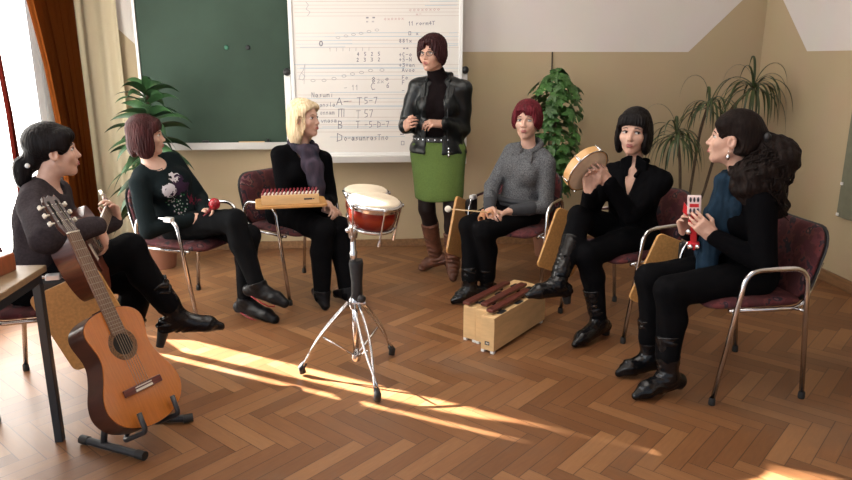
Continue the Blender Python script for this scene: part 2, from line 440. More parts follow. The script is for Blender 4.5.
bm = bmesh.new(); box(bm, ((XL+XR)/2, (YB+YF)/2, -0.05), (XR-XL+0.4, YB-YF+0.4, 0.1)); struct('floor', bm, M['floor'])
bm = bmesh.new(); box(bm, ((XL+XR)/2, (YB+YF)/2+0.1, ZC+0.05), (XR-XL+0.4, YB-YF+0.4, 0.1)); struct('ceiling', bm, M['ceiling'])
bm = bmesh.new(); box(bm, ((XL+XR)/2, YB+0.1, ZC/2), (XR-XL+0.4, 0.2, ZC)); struct('wall_back', bm, M['wall'])
bm = bmesh.new(); box(bm, (XR+0.1, (YB+YF)/2, ZC/2), (0.2, YB-YF, ZC)); struct('wall_right', bm, M['wall'])
# left wall with two window openings
WINS = [(-0.6, 2.4), (3.2, 5.32)]; WZ0, WZ1 = 0.22, 2.78
bm = bmesh.new()
def wl(y0, y1, z0, z1): box(bm, (XL-0.1, (y0+y1)/2, (z0+z1)/2), (0.2, y1-y0, z1-z0))
wl(YF, YB, 0, WZ0); wl(YF, YB, WZ1, ZC); wl(YF, WINS[0][0], WZ0, WZ1); wl(WINS[0][1], WINS[1][0], WZ0, WZ1); wl(WINS[1][1], YB, WZ0, WZ1)
struct('wall_left', bm, M['wall'])
bm = bmesh.new(); box(bm, ((XL+XR)/2, YB-0.009, 0.032), (XR-XL, 0.018, 0.064), bev=0.004); struct('baseboard_back', bm, M['baseboard'])
bm = bmesh.new(); box(bm, (XR-0.009, (YB+YF)/2-0.01, 0.042), (0.018, YB-YF-0.02, 0.084), bev=0.004); struct('baseboard_right', bm, M['baseboard'])
bm = bmesh.new(); box(bm, (XL+0.009, (YB+YF)/2-0.01, 0.042), (0.018, YB-YF-0.02, 0.084), bev=0.004); struct('baseboard_left', bm, M['baseboard'])
for i, (y0, y1) in enumerate(WINS):
    bm = bmesh.new(); x = XL-0.14
    for yy in ((y0+0.03), (y1-0.03)): box(bm, (x, yy, (WZ0+WZ1)/2), (0.07, 0.06, WZ1-WZ0))
    for zz in (WZ0+0.03, WZ1-0.03): box(bm, (x, (y0+y1)/2, zz), (0.068, y1-y0, 0.06))
    if i == 0: box(bm, (x, (y0+y1)/2, 1.8), (0.066, 0.07, WZ1-WZ0-0.1))
    w = struct('window_%d' % (i+1), bm, M['frame_white'])
    bm = bmesh.new(); box(bm, (XL-0.04, (y0+y1)/2, WZ0+0.012), (0.14, y1-y0, 0.024)); obj('window_sill', bm, M['frame_white'], w)

# curtains -------------------------------------------------------------------------
M['sheer'] = translucent_material('white sheer voile', (0.86, 0.86, 0.85), 0.55)
def curtain_mesh(x0, edge0, edge1, z0, z1, folds, amp, nu=90, nv=30, seed=0, dx=0.0):
    """hanging cloth in the YZ plane; edges are functions of z giving Y"""
    r = random.Random(seed); bm = bmesh.new(); ph = [r.uniform(-0.6, 0.6) for _ in range(folds+2)]
    g = []
    for j in range(nv+1):
        z = z0+(z1-z0)*j/nv; a, b = edge0(z), edge1(z); row = []
        for i in range(nu+1):
            t = i/nu; k = min(int(t*folds), folds)
            w = math.sin(2*math.pi*folds*t+ph[k]*math.sin(t*9)+0.25*math.sin(z*2.1+k))
            row.append(bm.verts.new((x0+dx*t+amp*w*(0.75+0.25*math.sin(5*t+z)), a+(b-a)*t+amp*0.35*math.sin(4*math.pi*folds*t), z)))
        g.append(row)
    for j in range(nv):
        for i in range(nu): bm.faces.new((g[j][i], g[j][i+1], g[j+1][i+1], g[j+1][i]))
    return bm
def solid(o, t):
    md = o.modifiers.new('thickness', 'SOLIDIFY'); md.thickness = t; md.offset = 0; return o
XC = XL+0.10
# the sheers leave narrow slits through which the low sun rakes the floor
ZS = [0.02, 0.72, 0.78, 1.72, 1.88, 2.22, 2.34, 2.9]
gA_lo = lambda z: float(np.interp(z, ZS, [4.43, 4.43, 4.33, 4.355, 4.425, 4.425, 4.36, 4.33]))
gA_hi = lambda z: float(np.interp(z, ZS, [4.432, 4.432, 4.50, 4.45, 4.427, 4.427, 4.52, 4.58]))
gB_lo = lambda z: float(np.interp(z, ZS, [4.25, 4.25, 4.215, 4.235, 4.25, 4.25, 4.25, 4.25]))
gB_hi = lambda z: float(np.interp(z, ZS, [4.251, 4.251, 4.265, 4.255, 4.251, 4.251, 4.251, 4.251]))
for lo, hi, f, lab in ((lambda z: 3.12, gB_lo, 9, 'white sheer curtain panel on the window nearest the dark haired guitarist'), (gB_hi, gA_lo, 2, 'narrow white sheer curtain strip between two slits of sunlight'),
                  (gA_hi, lambda z: 5.40, 9, 'white sunlit sheer curtain beside the gathered brown curtain')):
    o = obj('sheer_curtain', curtain_mesh(XL+0.055, lo, hi, 0.05, 2.9, f, 0.012, seed=f), M['sheer'], smooth=True)
    tag(o, lab, 'curtain')
M['brown_curtain'] = translucent_material('russet curtain cloth', (0.17, 0.045, 0.009), 0.40)
M['red_curtain'] = translucent_material('dark red curtain cloth', (0.075, 0.009, 0.006), 0.05)
M['cream_curtain'] = mat('cream curtain cloth', (0.62, 0.54, 0.37), 0.85, bump=0.1, bscale=200)
o = obj('brown_curtain', curtain_mesh(XL+0.14, lambda z: float(np.interp(z, [0.1, 1.0, 1.5, 2.0, 2.9], [5.17, 5.19, 5.10, 4.96, 4.80])), lambda z: float(np.interp(z, [0.1, 1.0, 2.9], [5.57, 5.57, 5.57])), 0.06, 2.92, 7, 0.03, nu=120, seed=2, dx=.07), M['brown_curtain'], smooth=True)
tag(solid(o, 0.004), 'russet brown curtain gathered in folds at the back left corner', 'curtain')
# a red-brown curtain edge that shows at the far left of the picture, tied aside
o = obj('brown_curtain', curtain_mesh(XL+0.17, lambda z: float(np.interp(z, [0.1, 1.2, 1.6, 2.9], [4.45, 4.46, 4.44, 4.42])), lambda z: float(np.interp(z, [0.1, 0.8, 1.2, 1.5, 1.7, 2.9], [4.54, 4.54, 4.52, 4.48, 4.455, 4.435])), 0.06, 2.92, 3, 0.015, nu=50, seed=5), M['red_curtain'], smooth=True)
tag(solid(o, 0.004), 'dark red curtain edge hanging behind the guitarist in the grey sweater', 'curtain')
def cream():
    bm = bmesh.new(); g = []; nu, nv = 60, 20
    for j in range(nv+1):
        z = 0.06+2.86*j/nv
        g.append([bm.verts.new((-2.20+0.30*i/nu, YB-0.055+0.014*math.sin(2*math.pi*2.5*i/nu+0.3*math.sin(z)), z)) for i in range(nu+1)])
    for j in range(nv):
        for i in range(nu): bm.faces.new((g[j][i], g[j][i+1], g[j+1][i+1], g[j+1][i]))
    return bm
tag(solid(obj('cream_curtain', cream(), M['cream_curtain'], smooth=True), 0.004), 'narrow cream curtain hanging between brown curtain and chalkboard', 'curtain')

# chalkboard -------------------------------------------------------------------------
M['chalkboard'] = mat('green chalkboard', (0.038, 0.064, 0.046), 0.6, var=0.12, vscale=2.2, spec=0.15)
M['alu'] = mat('pale aluminium', (0.62, 0.60, 0.57), 0.35, 0.35)
YCB = YB-0.07
cb = empty('chalkboard', (-0.55, YB, 1.5), 0, 'dark green chalkboard with pale aluminium frame on the back wall', 'chalkboard')
def kid(name, bm, m, par, **kw):
    o = obj(name, bm, m, par, **kw); o.matrix_parent_inverse = Matrix.Translation(-Vector(par.location)); return o
bm = bmesh.new(); box(bm, (-0.59, YB-0.035, 1.56), (2.36, 0.03, 1.36)); kid('writing_surface', bm, M['chalkboard'], cb)
bm = bmesh.new()
for x in (-1.775, 0.60): box(bm, (x, YB-0.04, 1.56), (0.022, 0.05, 1.42), bev=0.003)
for z in (2.25,): box(bm, (-0.59, YB-0.04, z), (2.37, 0.05, 0.025), bev=0.003)
kid('frame', bm, M['alu'], cb)
bm = bmesh.new(); box(bm, (-0.78, YB-0.075, 0.862), (1.90, 0.075, 0.05), bev=0.006); box(bm, (-0.78, YB-0.112, 0.88), (1.90, 0.008, 0.03)); kid('chalk_tray', bm, M['alu'], cb)
for px, py, m, lab in ((226.5, 47.5, mat('green magnet', (0.02, 0.13, 0.07), 0.3), 'small round green magnet on the chalkboard'), (248, 47.5, M['black_plastic'], 'small round black magnet on the chalkboard')):
    p = aty(px, py, YB-0.05); bm = bmesh.new(); lathe(bm, [(0, 0), (0.018, 0), (0.018, 0.006), (0.013, 0.011), (0, 0.012)], (p[0], p[1]+0.0005, p[2]), (0, -1, 0), 16)
    tag(obj('magnet', bm, m, smooth=True, sharp=40), lab, 'magnet')
for px, s, m, nm, lab in ((206, (0.05, 0.03, 0.022), M['black_plastic'], 'chalk_eraser', 'small black eraser on the chalk tray behind the sweater print woman'),
                      (268.5, (0.02, 0.03, 0.03), M['black_plastic'], 'magnet_clip', 'little black clip at the end of the chalk tray by the blonde woman')):
    p = aty(px, 148, YB-0.075); bm = bmesh.new(); box(bm, (p[0], YB-0.08, 0.887+s[2]/2), s, bev=0.004); tag(obj(nm, bm, m), lab, 'eraser' if 'eraser' in nm else 'clip')
p = aty(252, 146, YB-0.08); bm = bmesh.new(); box(bm, (p[0], YB-0.08, 0.887+0.006), (0.20, 0.012, 0.012)); tag(obj('wooden_pointer', bm, M['pale_wood']), 'short pale stick lying on the chalk tray', 'stick')

# whiteboard -------------------------------------------------------------------------
M['whiteboard'] = mat('glossy whiteboard', (0.70, 0.665, 0.62), 0.22, spec=0.4)
YW = YB-0.17
wb = empty('whiteboard', (0.04, YW, 1.5), 0, 'white board ruled with music staves and covered in handwriting', 'whiteboard')
WX0, WX1 = -0.603, 0.685
bm = bmesh.new(); box(bm, ((WX0+WX1)/2, YW+0.012, 1.52), (WX1-WX0, 0.02, 1.45)); kid('writing_surface', bm, M['whiteboard'], wb)
bm = bmesh.new()
for x in (WX0, WX1): box(bm, (x, YW+0.01, 1.52), (0.03, 0.036, 1.47), bev=0.004)
for z in (0.80, 2.25): box(bm, ((WX0+WX1)/2, YW+0.01, z), (WX1-WX0+0.03, 0.036, 0.03), bev=0.004)
kid('frame', bm, M['white_plastic'], wb)
bm = bmesh.new(); box(bm, ((WX0+WX1)/2, YW-0.012, 0.765), (WX1-WX0+0.06, 0.05, 0.055), bev=0.005); kid('pen_tray', bm, M['alu'], wb)
for x in (WX0-0.045, WX1+0.035):
    bm = bmesh.new(); box(bm, (x, YW+0.05, 1.08), (0.05, 0.05, 0.74), bev=0.005); kid('side_rail', bm, M['white_plastic'], wb)
for px, py in ((287, 72), (465, 70)):
    p = aty(px, py, YW+0.02); bm = bmesh.new(); lathe(bm, [(0, 0), (0.028, 0), (0.030, 0.012), (0.02, 0.03), (0, 0.032)], (p[0], YW+0.025, p[2]), (0, -1, 0), 14); kid('clamp_knob', bm, M['black_plastic'], wb, smooth=True)

M['staff_red'] = mat('faded red brown staff ink', (0.52, 0.44, 0.40), 0.5)
M['staff_blue'] = mat('pale blue marker', (0.40, 0.49, 0.56), 0.5)
M['marker_grey'] = mat('grey marker ink', (0.36, 0.35, 0.36), 0.5)
M['marker_dark'] = mat('dark marker ink', (0.20, 0.20, 0.24), 0.5)
M['marker_red'] = mat('red marker ink', (0.50, 0.32, 0.30), 0.5)
def stroke(bm, pts, w=0.004, z=0.0006):
    q = [aty(x, y, YW) for x, y in pts]
    for a, b in zip(q[:-1], q[1:]):
        d = nrm(b-a); n = np.cross(d, V(0, 1, 0))*w/2; e = d*w*0.3
        vs = [bm.verts.new((p[0], YW+0.002-z, p[2])) for p in (a-n-e, b-n+e, b+n+e, a+n-e)]
        bm.faces.new(vs)
st = {k: bmesh.new() for k in ('staff_red', 'staff_blue', 'marker_grey', 'marker_dark', 'marker_red')}
def hline(k, y, x0=296, x1=459, w=0.0035, sl=-0.5): stroke(st[k], [(x0+(0.045*y), y), ((x0+x1)/2, y+sl*0.5), (x1, y+sl)], w)
for y0 in (1.5, 33.2, 65, 95, 117.5):
    for i in range(5): hline('staff_red' if y0 in (1.5,) or i % 2 == 0 else 'staff_blue', y0+3.65*i, x0=294, w=0.0032)
for y, a, b in ((33, 335, 420), (36.7, 325, 420), (40.5, 322, 352), (44, 320, 352), (47.3, 300, 345), (64.5, 293, 410), (68, 300, 405), (92.5, 330, 405), (107, 335, 403), (127, 322, 400), (137, 330, 405), (1.5, 430, 458), (5.5, 425, 457), (152.8, 330, 402), (33, 449, 457), (45.5, 449, 458)):
    stroke(st['staff_blue'], [(a, y), (b, y-0.4)], 0.0042, 0.0010)
def ring(k, x, y, rx, ry, w=0.0045):
    b = bmesh.new(); st['_'] = b; stroke(b, [(x+rx*math.cos(a), y+ry*math.sin(a)) for a in [i*math.pi/4 for i in range(9)]], w, 0.0012); kid('note_symbol', st.pop('_'), M[k], wb)
for x, y in ((338, 37.5), (346, 36), (353.5, 34.5), (361, 33.3), (369, 31.5), (377, 30)): ring('marker_grey', x, y, 2.0, 1.1, 0.003)
ring('marker_dark', 321, 43.5, 1.5, 2.3, 0.008)
for x, y in ((313, 80.5), (324, 80.3), (334, 78.6), (344, 76), (352.5, 74), (361.5, 72.5), (370.5, 70.5), (382, 70)): ring('marker_grey', x, y, 2.2, 1.3, 0.0035)
stroke(st['marker_grey'], [(305, 64), (303.5, 70), (300, 75), (299, 79), (303, 80), (305, 76), (301.5, 73)], 0.004, 0.001); stroke(st['marker_grey'], [(305, 65), (304, 84)], 0.003, 0.001)
stroke(st['marker_grey'], [(306, 2), (308.5, 5), (306, 9), (310, 12), (307.5, 16)], 0.004, 0.001)
GL = {'A': [[(0, 1), (.5, 0), (1, 1)], [(.2, .65), (.85, .6)]], 'T': [[(0, .05), (1, 0)], [(.5, 0), (.45, 1)]], 'B': [[(.2, 0), (.15, 1)], [(.2, 0), (.8, .15), (.75, .42), (.2, .5)], [(.2, .5), (.9, .65), (.8, .95), (.1, 1)]],
      'D': [[(.15, 0), (.15, 1)], [(.15, .02), (.9, .3), (.85, .8), (.05, 1)]], '5': [[(.9, 0), (.25, 0), (.2, .45), (.8, .5), (.85, .85), (.2, 1)]], '7': [[(.1, .05), (.9, 0), (.4, 1)]], '-': [[(.1, .55), (.9, .5)]], 'S': [[(.9, .1), (.3, .1), (.25, .45), (.8, .55), (.75, .95), (.1, .95)]],
      '3': [[(.1, .05), (.85, .1), (.4, .45), (.9, .6), (.7, .95), (.1, .95)]], '1': [[(.2, .3), (.55, 0), (.55, 1)]], 'P': [[(.1, .05), (1, 0)], [(.25, .05), (.2, 1)], [(.75, 0), (.75, 1)]], '2': [[(.15, .2), (.5, 0), (.8, .25), (.15, 1), (.9, .95)]], '6': [[(.8, 0), (.25, .5), (.3, .95), (.8, .9), (.75, .55), (.25, .6)]], '4': [[(.65, 1), (.65, 0), (.1, .65), (.95, .6)]],
      '8': [[(.5, 0), (.85, .25), (.15, .75), (.5, 1), (.85, .75), (.15, .25), (.5, 0)]], ',': [[(.5, .85), (.35, 1.1)]], '=': [[(.1, .4), (.9, .38)], [(.1, .7), (.9, .68)]], 'o': [[(.5, .35), (.9, .6), (.5, 1), (.1, .7), (.5, .35)]], '[': [[(.1, .05), (.9, .05), (.9, .95), (.1, .95), (.1, .05)]], '+': [[(.5, .2), (.5, .9)], [(.1, .55), (.9, .55)]], 'C': [[(.9, .15), (.4, 0), (.1, .5), (.4, 1), (.9, .9)]],
      'F': [[(.15, 0), (.1, 1)], [(.15, .02), (.9, 0)], [(.12, .5), (.7, .48)]], 'e': [[(.15, .7), (.85, .62), (.6, .38), (.15, .6), (.3, .98), (.85, .9)]], 'n': [[(.1, .4), (.12, 1)], [(.12, .55), (.6, .38), (.8, 1)]], 'm': [[(.05, .4), (.05, 1)], [(.05, .5), (.4, .4), (.45, 1)], [(.45, .5), (.85, .4), (.95, 1)]], 'r': [[(.2, .4), (.2, 1)], [(.2, .6), (.8, .4)]], 'a': [[(.8, .45), (.3, .4), (.1, .8), (.4, 1), (.8, .5), (.85, 1)]], 'i': [[(.5, .4), (.5, 1)]], 's': [[(.8, .4), (.25, .5), (.75, .75), (.2, 1)]], 'l': [[(.5, 0), (.45, 1)]], 'd': [[(.8, 0), (.8, 1)], [(.8, .5), (.2, .6), (.2, .95), (.8, .95)]], 'u': [[(.1, .4), (.2, .95), (.7, .9), (.75, .4), (.85, 1)]], 'v': [[(.1, .4), (.45, 1), (.9, .4)]], 'N': [[(.1, 1), (.1, 0), (.85, 1), (.85, 0)]], 'x': [[(.1, .4), (.9, 1)], [(.9, .4), (.1, 1)]]}
def write(k, s, x, y, w, h, gap=1.0, lw=0.0042, sl=-0.02):
    if gap > 2 and len(s) > 1:
        for i, c in enumerate(s): write(k, c, x+i*w*(gap+.25), y, w, h, gap, lw, sl)
        return
    keep = st[k]; st[k] = bmesh.new(); k0 = k
    for c in s:
        if c != ' ':
            for ln in GL.get(c, GL['o']): stroke(st[k], [(x+w*a, y+h*b+sl*(x-330)) for a, b in ln], lw, 0.0014)
        x += w*gap+ (0.25*w)
    kid('handwritten_word', st[k0], M[k0], wb); st[k0] = keep
write('marker_dark', 'Nasumi', 311.5, 92.0, 3.0, 5.0, lw=0.0035); write('marker_dark', 'ansla', 319.5, 102.2, 2.6, 4.5, lw=0.003); write('marker_dark', 'onnam', 320, 110, 2.4, 4.5, lw=0.003); write('marker_dark', 'vnasa', 321, 118, 2.6, 4.5, lw=0.003)
write('marker_dark', 'A-', 336.5, 98, 5.5, 7, lw=0.005); write('marker_red', '--', 345, 99, 3, 5); write('marker_dark', 'T', 357, 98, 5, 7.5); write('marker_dark', '5-7', 364, 98, 3.8, 6.5)
write('marker_dark', 'P', 337.5, 109, 5.5, 8); write('marker_dark', 'l', 342.5, 109, 3, 8); write('marker_grey', 'T', 356, 111, 4.5, 8); write('marker_dark', '57', 364, 110.5, 4, 7.5)
write('marker_dark', 'B', 337.5, 121, 5, 7.5, lw=0.005); write('marker_dark', 'T', 356, 121.5, 4, 7); write('marker_dark', '-5-D-7', 364.5, 122.3, 3.4, 6)
write('marker_dark', 'D', 336.5, 133.5, 6, 8, lw=0.005); write('marker_dark', 'o-asunrasTno', 344, 135.5, 3.0, 5.5, lw=0.0042)
write('marker_dark', '==', 366, 17, 2.6, 2.6, 2.2, lw=0.005); write('marker_grey', '==', 366, 21, 2.2, 2.6, 2.4); write('marker_red', 'oxoxox', 384, 18, 2.4, 3.2, 1.2, 0.003)
write('marker_red', 'oooxoxoo', 409, 9.5, 2.6, 3.2, 1.3, 0.003); write('marker_red', 'x-', 416, 14.5, 2.2, 2.4, 1.2, 0.003); write('marker_dark', '11', 408.5, 23, 2.0, 4.0, 1.1); write('marker_dark', 'rorm4T', 416, 23.2, 2.6, 3.6, 1.0)
write('marker_dark', '[', 408.5, 33, 2.6, 3.6); write('marker_dark', 'x', 416, 33, 2.2, 3.6); write('marker_dark', '881x', 399, 40.3, 2.6, 3.6, 1.05)
[write('marker_grey', c, 329+6.5*i, 48, 2.0, 3.4, 3.0, 0.003) for i, c in enumerate('1llllll')]; write('marker_dark', '4525', 357, 53, 2.2, 3.6, 2.9); write('marker_dark', '2332', 356.5, 58.5, 2.4, 3.6, 2.7); write('marker_dark', '==', 403, 48.5, 2.2, 2.6, 1.2)
for i, (s, y) in enumerate((('+C-o', 54), ('+S-N', 59), ('+3+an', 64.5), ('Avoy', 69.5), ('Fo', 77), ('F', 82), ('-', 90))): write('marker_dark', s, 399+(3 if i > 2 else 0), y, 2.5, 3.8, 1.1)
write('marker_dark', '8', 371.5, 78, 4, 5); write('marker_dark', 'C', 370.5, 83.5, 5, 7); write('marker_grey', '2x', 377, 80, 3, 4); write('marker_dark', 'o', 385, 78, 4, 3.5); write('marker_dark', '6', 386, 84, 3.4, 5); write('marker_grey', '- 11', 344, 85.5, 3, 5)
write('marker_dark', '-', 400, 133, 4, 5, lw=0.009); write('marker_dark', '[', 401, 142.5, 3.4, 4)
for k, bmk in st.items():
    if len(bmk.verts): kid('staff_lines' if 'staff' in k else 'note_lettering', bmk, M[k], wb)

# right-wall board, thin wall crack/cable ---------------------------------------------------
M['grey_board'] = mat('grey green felt board', (0.155, 0.155, 0.105), 0.85, var=0.06)
a = atx(838, 216, XR-0.02); 
nb = empty('notice_board', (XR, a[1]-0.6, a[2]+0.5), 0, 'dull grey green board hung on the right wall', 'notice board')
bm = bmesh.new(); box(bm, (XR-0.02, a[1]-0.6, a[2]+0.44), (0.03, 1.2, 0.88), bev=0.004); kid('panel', bm, M['grey_board'], nb)
for py in (183, 219-4):
    q = atx(841, py, XR-0.03); bm = bmesh.new(); box(bm, (XR-0.034, a[1]-0.015, q[2]), (0.02, 0.02, 0.02), bev=0.003); kid('clip', bm, M['white_plastic'], nb)
bm = bmesh.new(); p0, p1 = aty(552.5, 51, YB-0.006), aty(553, 100, YB-0.006); tube(bm, [(p0[0], YB-0.006, 1.585), (p0[0]+0.002, YB-0.006, 1.35), (p0[0]+0.004, YB-0.006, 0.06)], 0.006, 8)
tag(obj('wall_cable', bm, mat('brown cable', (0.05, 0.035, 0.02), 0.6), smooth=True), 'thin dark cable running down the wall behind the bushy plant', 'cable')
# ================================================================== chairs
def pad(bm, w, h, r, t, curve=0.0, ax=None, c=(0, 0, 0), rings=7, waterfall=0.0):
    ax = ax or (V(1, 0, 0), V(0, 1, 0), V(0, 0, 1)); c = V(c)
    ol = rrect(w, h, r, 5); n = len(ol)
    for sgn in (1, -1):
        prev = None
        for i in range(rings+1):
            s = math.sin(math.pi/2*i/rings)
            q = []
            for (x, y) in (ol if i else [(0, 0)]):
                X, Y = x*s, y*s; Z = sgn*t/2*math.sqrt(max(0, 1-s**6)) + curve*X*X - waterfall*max(0, Y-h*0.25)**2
                q.append(bm.verts.new(c+ax[0]*X+ax[1]*Y+ax[2]*Z))
            if prev is not None:
                for j in range(n):
                    k = (j+1) % n
                    if len(prev) == 1: bm.faces.new((prev[0], q[j], q[k]))
                    else: bm.faces.new((prev[j], q[j], q[k], prev[k]))
            prev = q
    bmesh.ops.remove_doubles(bm, verts=bm.verts[:], dist=0.0004)
def side_frame_bm(s):
    bm = bmesh.new(); x = 0.272*s
    tube(bm, bend([(x, .225, .012), (x, .125, .635), (x, -.165, .635), (x, -.222, .012)], .075, 7), .0115, 12); return bm
def foot_bm(s, y):
    bm = bmesh.new(); lathe(bm, [(0, 0), (.014, 0), (.016, .006), (.0145, .032), (.0115, .036)], (0.272*s, y, 0), (0, 0, 1), 14); return bm
def rail_bm(s):
    bm = bmesh.new(); x = .222*s
    tube(bm, bend([(x, .16, .432), (x, -.20, .428), (x*.95, -.275, .64)], .06, 7), .010, 10)
    tube(bm, [(x, .135, .432), (.272*s, .163, .432)], .008, 8); tube(bm, [(x, -.16, .43), (.272*s, -.186, .43)], .008, 8); return bm
def bmesh_to(name, bm, m, sm=True, sharp=None):
    bmesh.ops.recalc_face_normals(bm, faces=bm.faces[:]); me = bpy.data.meshes.new(name); bm.to_mesh(me); bm.free(); me.materials.append(m)
    if sm: me.shade_smooth()
    if sm and sharp: me.set_sharp_from_angle(angle=R(sharp))
    return me
CH = {}
for s in (-1, 1):
    CH['frame', s] = bmesh_to('side_frame', side_frame_bm(s), M['chrome']); CH['rail', s] = bmesh_to('seat_rail', rail_bm(s), M['chrome'])
    for y in (.225, -.222): CH['foot', s, y] = bmesh_to('rubber_foot', foot_bm(s, y), M['rubber'], True, 40)
bm = bmesh.new(); pad(bm, .455, .46, .07, .055, curve=0.12, c=(0, .015, .452), waterfall=.9); CH['seat'] = bmesh_to('seat', bm, M['upholstery'])
BA = R(15); AXB = (V(1, 0, 0), V(0, -math.sin(BA), math.cos(BA)), V(0, -math.cos(BA), -math.sin(BA)))
bm = bmesh.new(); pad(bm, .46, .36, .11, .05, curve=-0.55, ax=AXB, c=(0, -.262, .615)); CH['back'] = bmesh_to('backrest', bm, M['upholstery'])
bm = bmesh.new(); pad(bm, .475, .375, .115, .028, curve=-0.55, ax=AXB, c=(0, -.280, .61)); CH['shell'] = bmesh_to('back_shell', bm, M['black_plastic'])
M['clamp'] = mat('grey white clamp', (0.6, 0.6, 0.6), 0.3, 0.4)
bm = bmesh.new(); box(bm, (.272, .075, .632), (.034, .06, .03), bev=.006); CH['clamp'] = bmesh_to('tablet_clamp', bm, M['clamp'], False)
TH, TW = .38, .30
def tablet_hang():
    a = R(22); u = V(0, math.sin(a), -math.cos(a)); w = V(0, math.cos(a), math.sin(a)); n = V(1, 0, 0)
    bm = bmesh.new(); poly = [(y, z) for y, z in rrect(TW, TH, .03, 4)]
    prism(bm, poly, .017, V(.300, .115, .615)+u*(TH/2)-n*0+w*.0, (w, u, n), .003); return bm
CH['tablet_hang'] = bmesh_to('writing_tablet', tablet_hang(), M['tablet_wood'], False)
bm = bmesh.new(); box(bm, (.283, .075, .575), (.032, .15, .10), bev=.014); CH['bracket'] = bmesh_to('tablet_bracket', bm, M['black_plastic'], False)
bm = bmesh.new(); prism(bm, rrect(.43, .27, .03, 4), .017, (0, 0, 0), None, .003); CH['tablet_flat'] = bmesh_to('writing_tablet', bm, M['tablet_wood'], False)
def put(name, me, par, mtx=None):
    o = bpy.data.objects.new(name, me); C.objects.link(o); o.parent = par
    if mtx is not None: o.matrix_local = mtx
    return o
def chair(x, y, f, label, tablet='hang'):
    e = empty('conference_chair', (x, y, 0), math.atan2(-f[0], f[1]), label, 'chair', 'chrome conference chairs set in a half circle')
    put('seat', CH['seat'], e); b = put('backrest', CH['back'], e); put('back_shell', CH['shell'], b)
    for s in (-1, 1):
        fr = put('side_frame', CH['frame', s], e); put('seat_rail', CH['rail', s], e)
        for yy in (.225, -.222): put('rubber_foot', CH['foot', s, yy], fr)
    put('tablet_clamp', CH['clamp'], e)
    if tablet == 'hang':
        t = put('writing_tablet', CH['tablet_hang'], e); put('tablet_bracket', CH['bracket'], t)
    return e
def unit(x, y): return V(nrm(V(x, y, 0)))
F1, F2, F3, F5, F6, F7 = unit(.97, .22), unit(.85, -.42), unit(.75, -.66), unit(-.54, -.84), unit(-.91, -.41), unit(-1, -.07)
def cpos(front_right_foot, f):
    """chair origin from its front right foot position"""
    r = V(f[1], -f[0], 0); p = V(*front_right_foot, 0); q = p - f*.225 - r*.272; return q[0], q[1]
C1 = (-1.50, 3.20)
C2 = cpos((-1.05, 3.97), F2); C3 = cpos((-.55, 4.30), F3); C5 = cpos((.58, 4.46), F5); C6 = cpos((1.14, 4.03), F6)
C7 = (1.725, 3.09)
chair(*C1, F1, 'conference chair of the guitarist in the grey sweater, tablet hanging by the table')
chair(*C2, F2, 'conference chair under the woman with the red maraca, arm without a tablet', None)
c3 = chair(*C3, F3, 'conference chair of the blonde woman, its wooden tablet swung flat to carry the box instrument', None)
chair(*C5, F5, 'conference chair of the red haired woman in the grey knit sweater')
chair(*C6, F6, 'conference chair of the woman with the hand drum')
chair(*C7, F7, 'conference chair of the woman in the blue scarf, nearest to the right wall')
# the flat tablet of the blonde woman's chair
TA, TB = atz(259, 206.5, .675), atz(324, 203.5, .675); tdir = nrm(TB-TA); tn = V(-tdir[1], tdir[0], 0)
tc = (TA+TB)/2+tn*.12
MT = Matrix(((tdir[0], tn[0], 0, tc[0]), (tdir[1], tn[1], 0, tc[1]), (0, 0, 1, .658), (0, 0, 0, 1)))
bpy.context.view_layer.update()
t = put('writing_tablet', CH['tablet_flat'], c3); t.matrix_local = c3.matrix_world.inverted() @ MT
# box instrument on that tablet
M['bead_red'] = mat('dark red lacquer', (0.23, 0.02, 0.03), 0.35); M['bead_white'] = mat('ivory lacquer', (0.68, 0.62, 0.58), 0.35)
bi = bpy.data.objects.new('box_chime', None); C.objects.link(bi); tag(bi, 'long pale box instrument with a row of red and white pegs on the chair tablet', 'instrument')
BC = tc+tdir*-.005-tn*.055; bi.matrix_world = Matrix(((tdir[0], tn[0], 0, BC[0]), (tdir[1], tn[1], 0, BC[1]), (0, 0, 1, .6755), (0, 0, 0, 1)))
bm = bmesh.new(); box(bm, (0, 0, .029), (.345, .10, .058), bev=.004); put('wooden_box', bmesh_to('wooden_box', bm, M['pale_wood'], False), bi)
bm = bmesh.new(); box(bm, (.105, -.0503, .030), (.05, .001, .010)); box(bm, (.138, -.0503, .030), (.01, .001, .006)); put('label_plate', bmesh_to('label_plate', bm, M['ink'], False), bi)
mA = bmesh_to('peg', (lambda b: (tube(b, [(-.010, -.03, .058), (.006, .035, .082)], .0065, 8), b)[1])(bmesh.new()), M['bead_red'])
mB = bmesh_to('peg', (lambda b: (tube(b, [(-.006, -.036, .060), (.002, -.015, .072)], .0048, 8), b)[1])(bmesh.new()), M['bead_white'])
for i in range(15):
    put('red_peg', mA, bi, Matrix.Translation((-.158+.0225*i, 0, 0))); put('white_peg', mB, bi, Matrix.Translation((-.147+.0225*i, -.004, 0)))

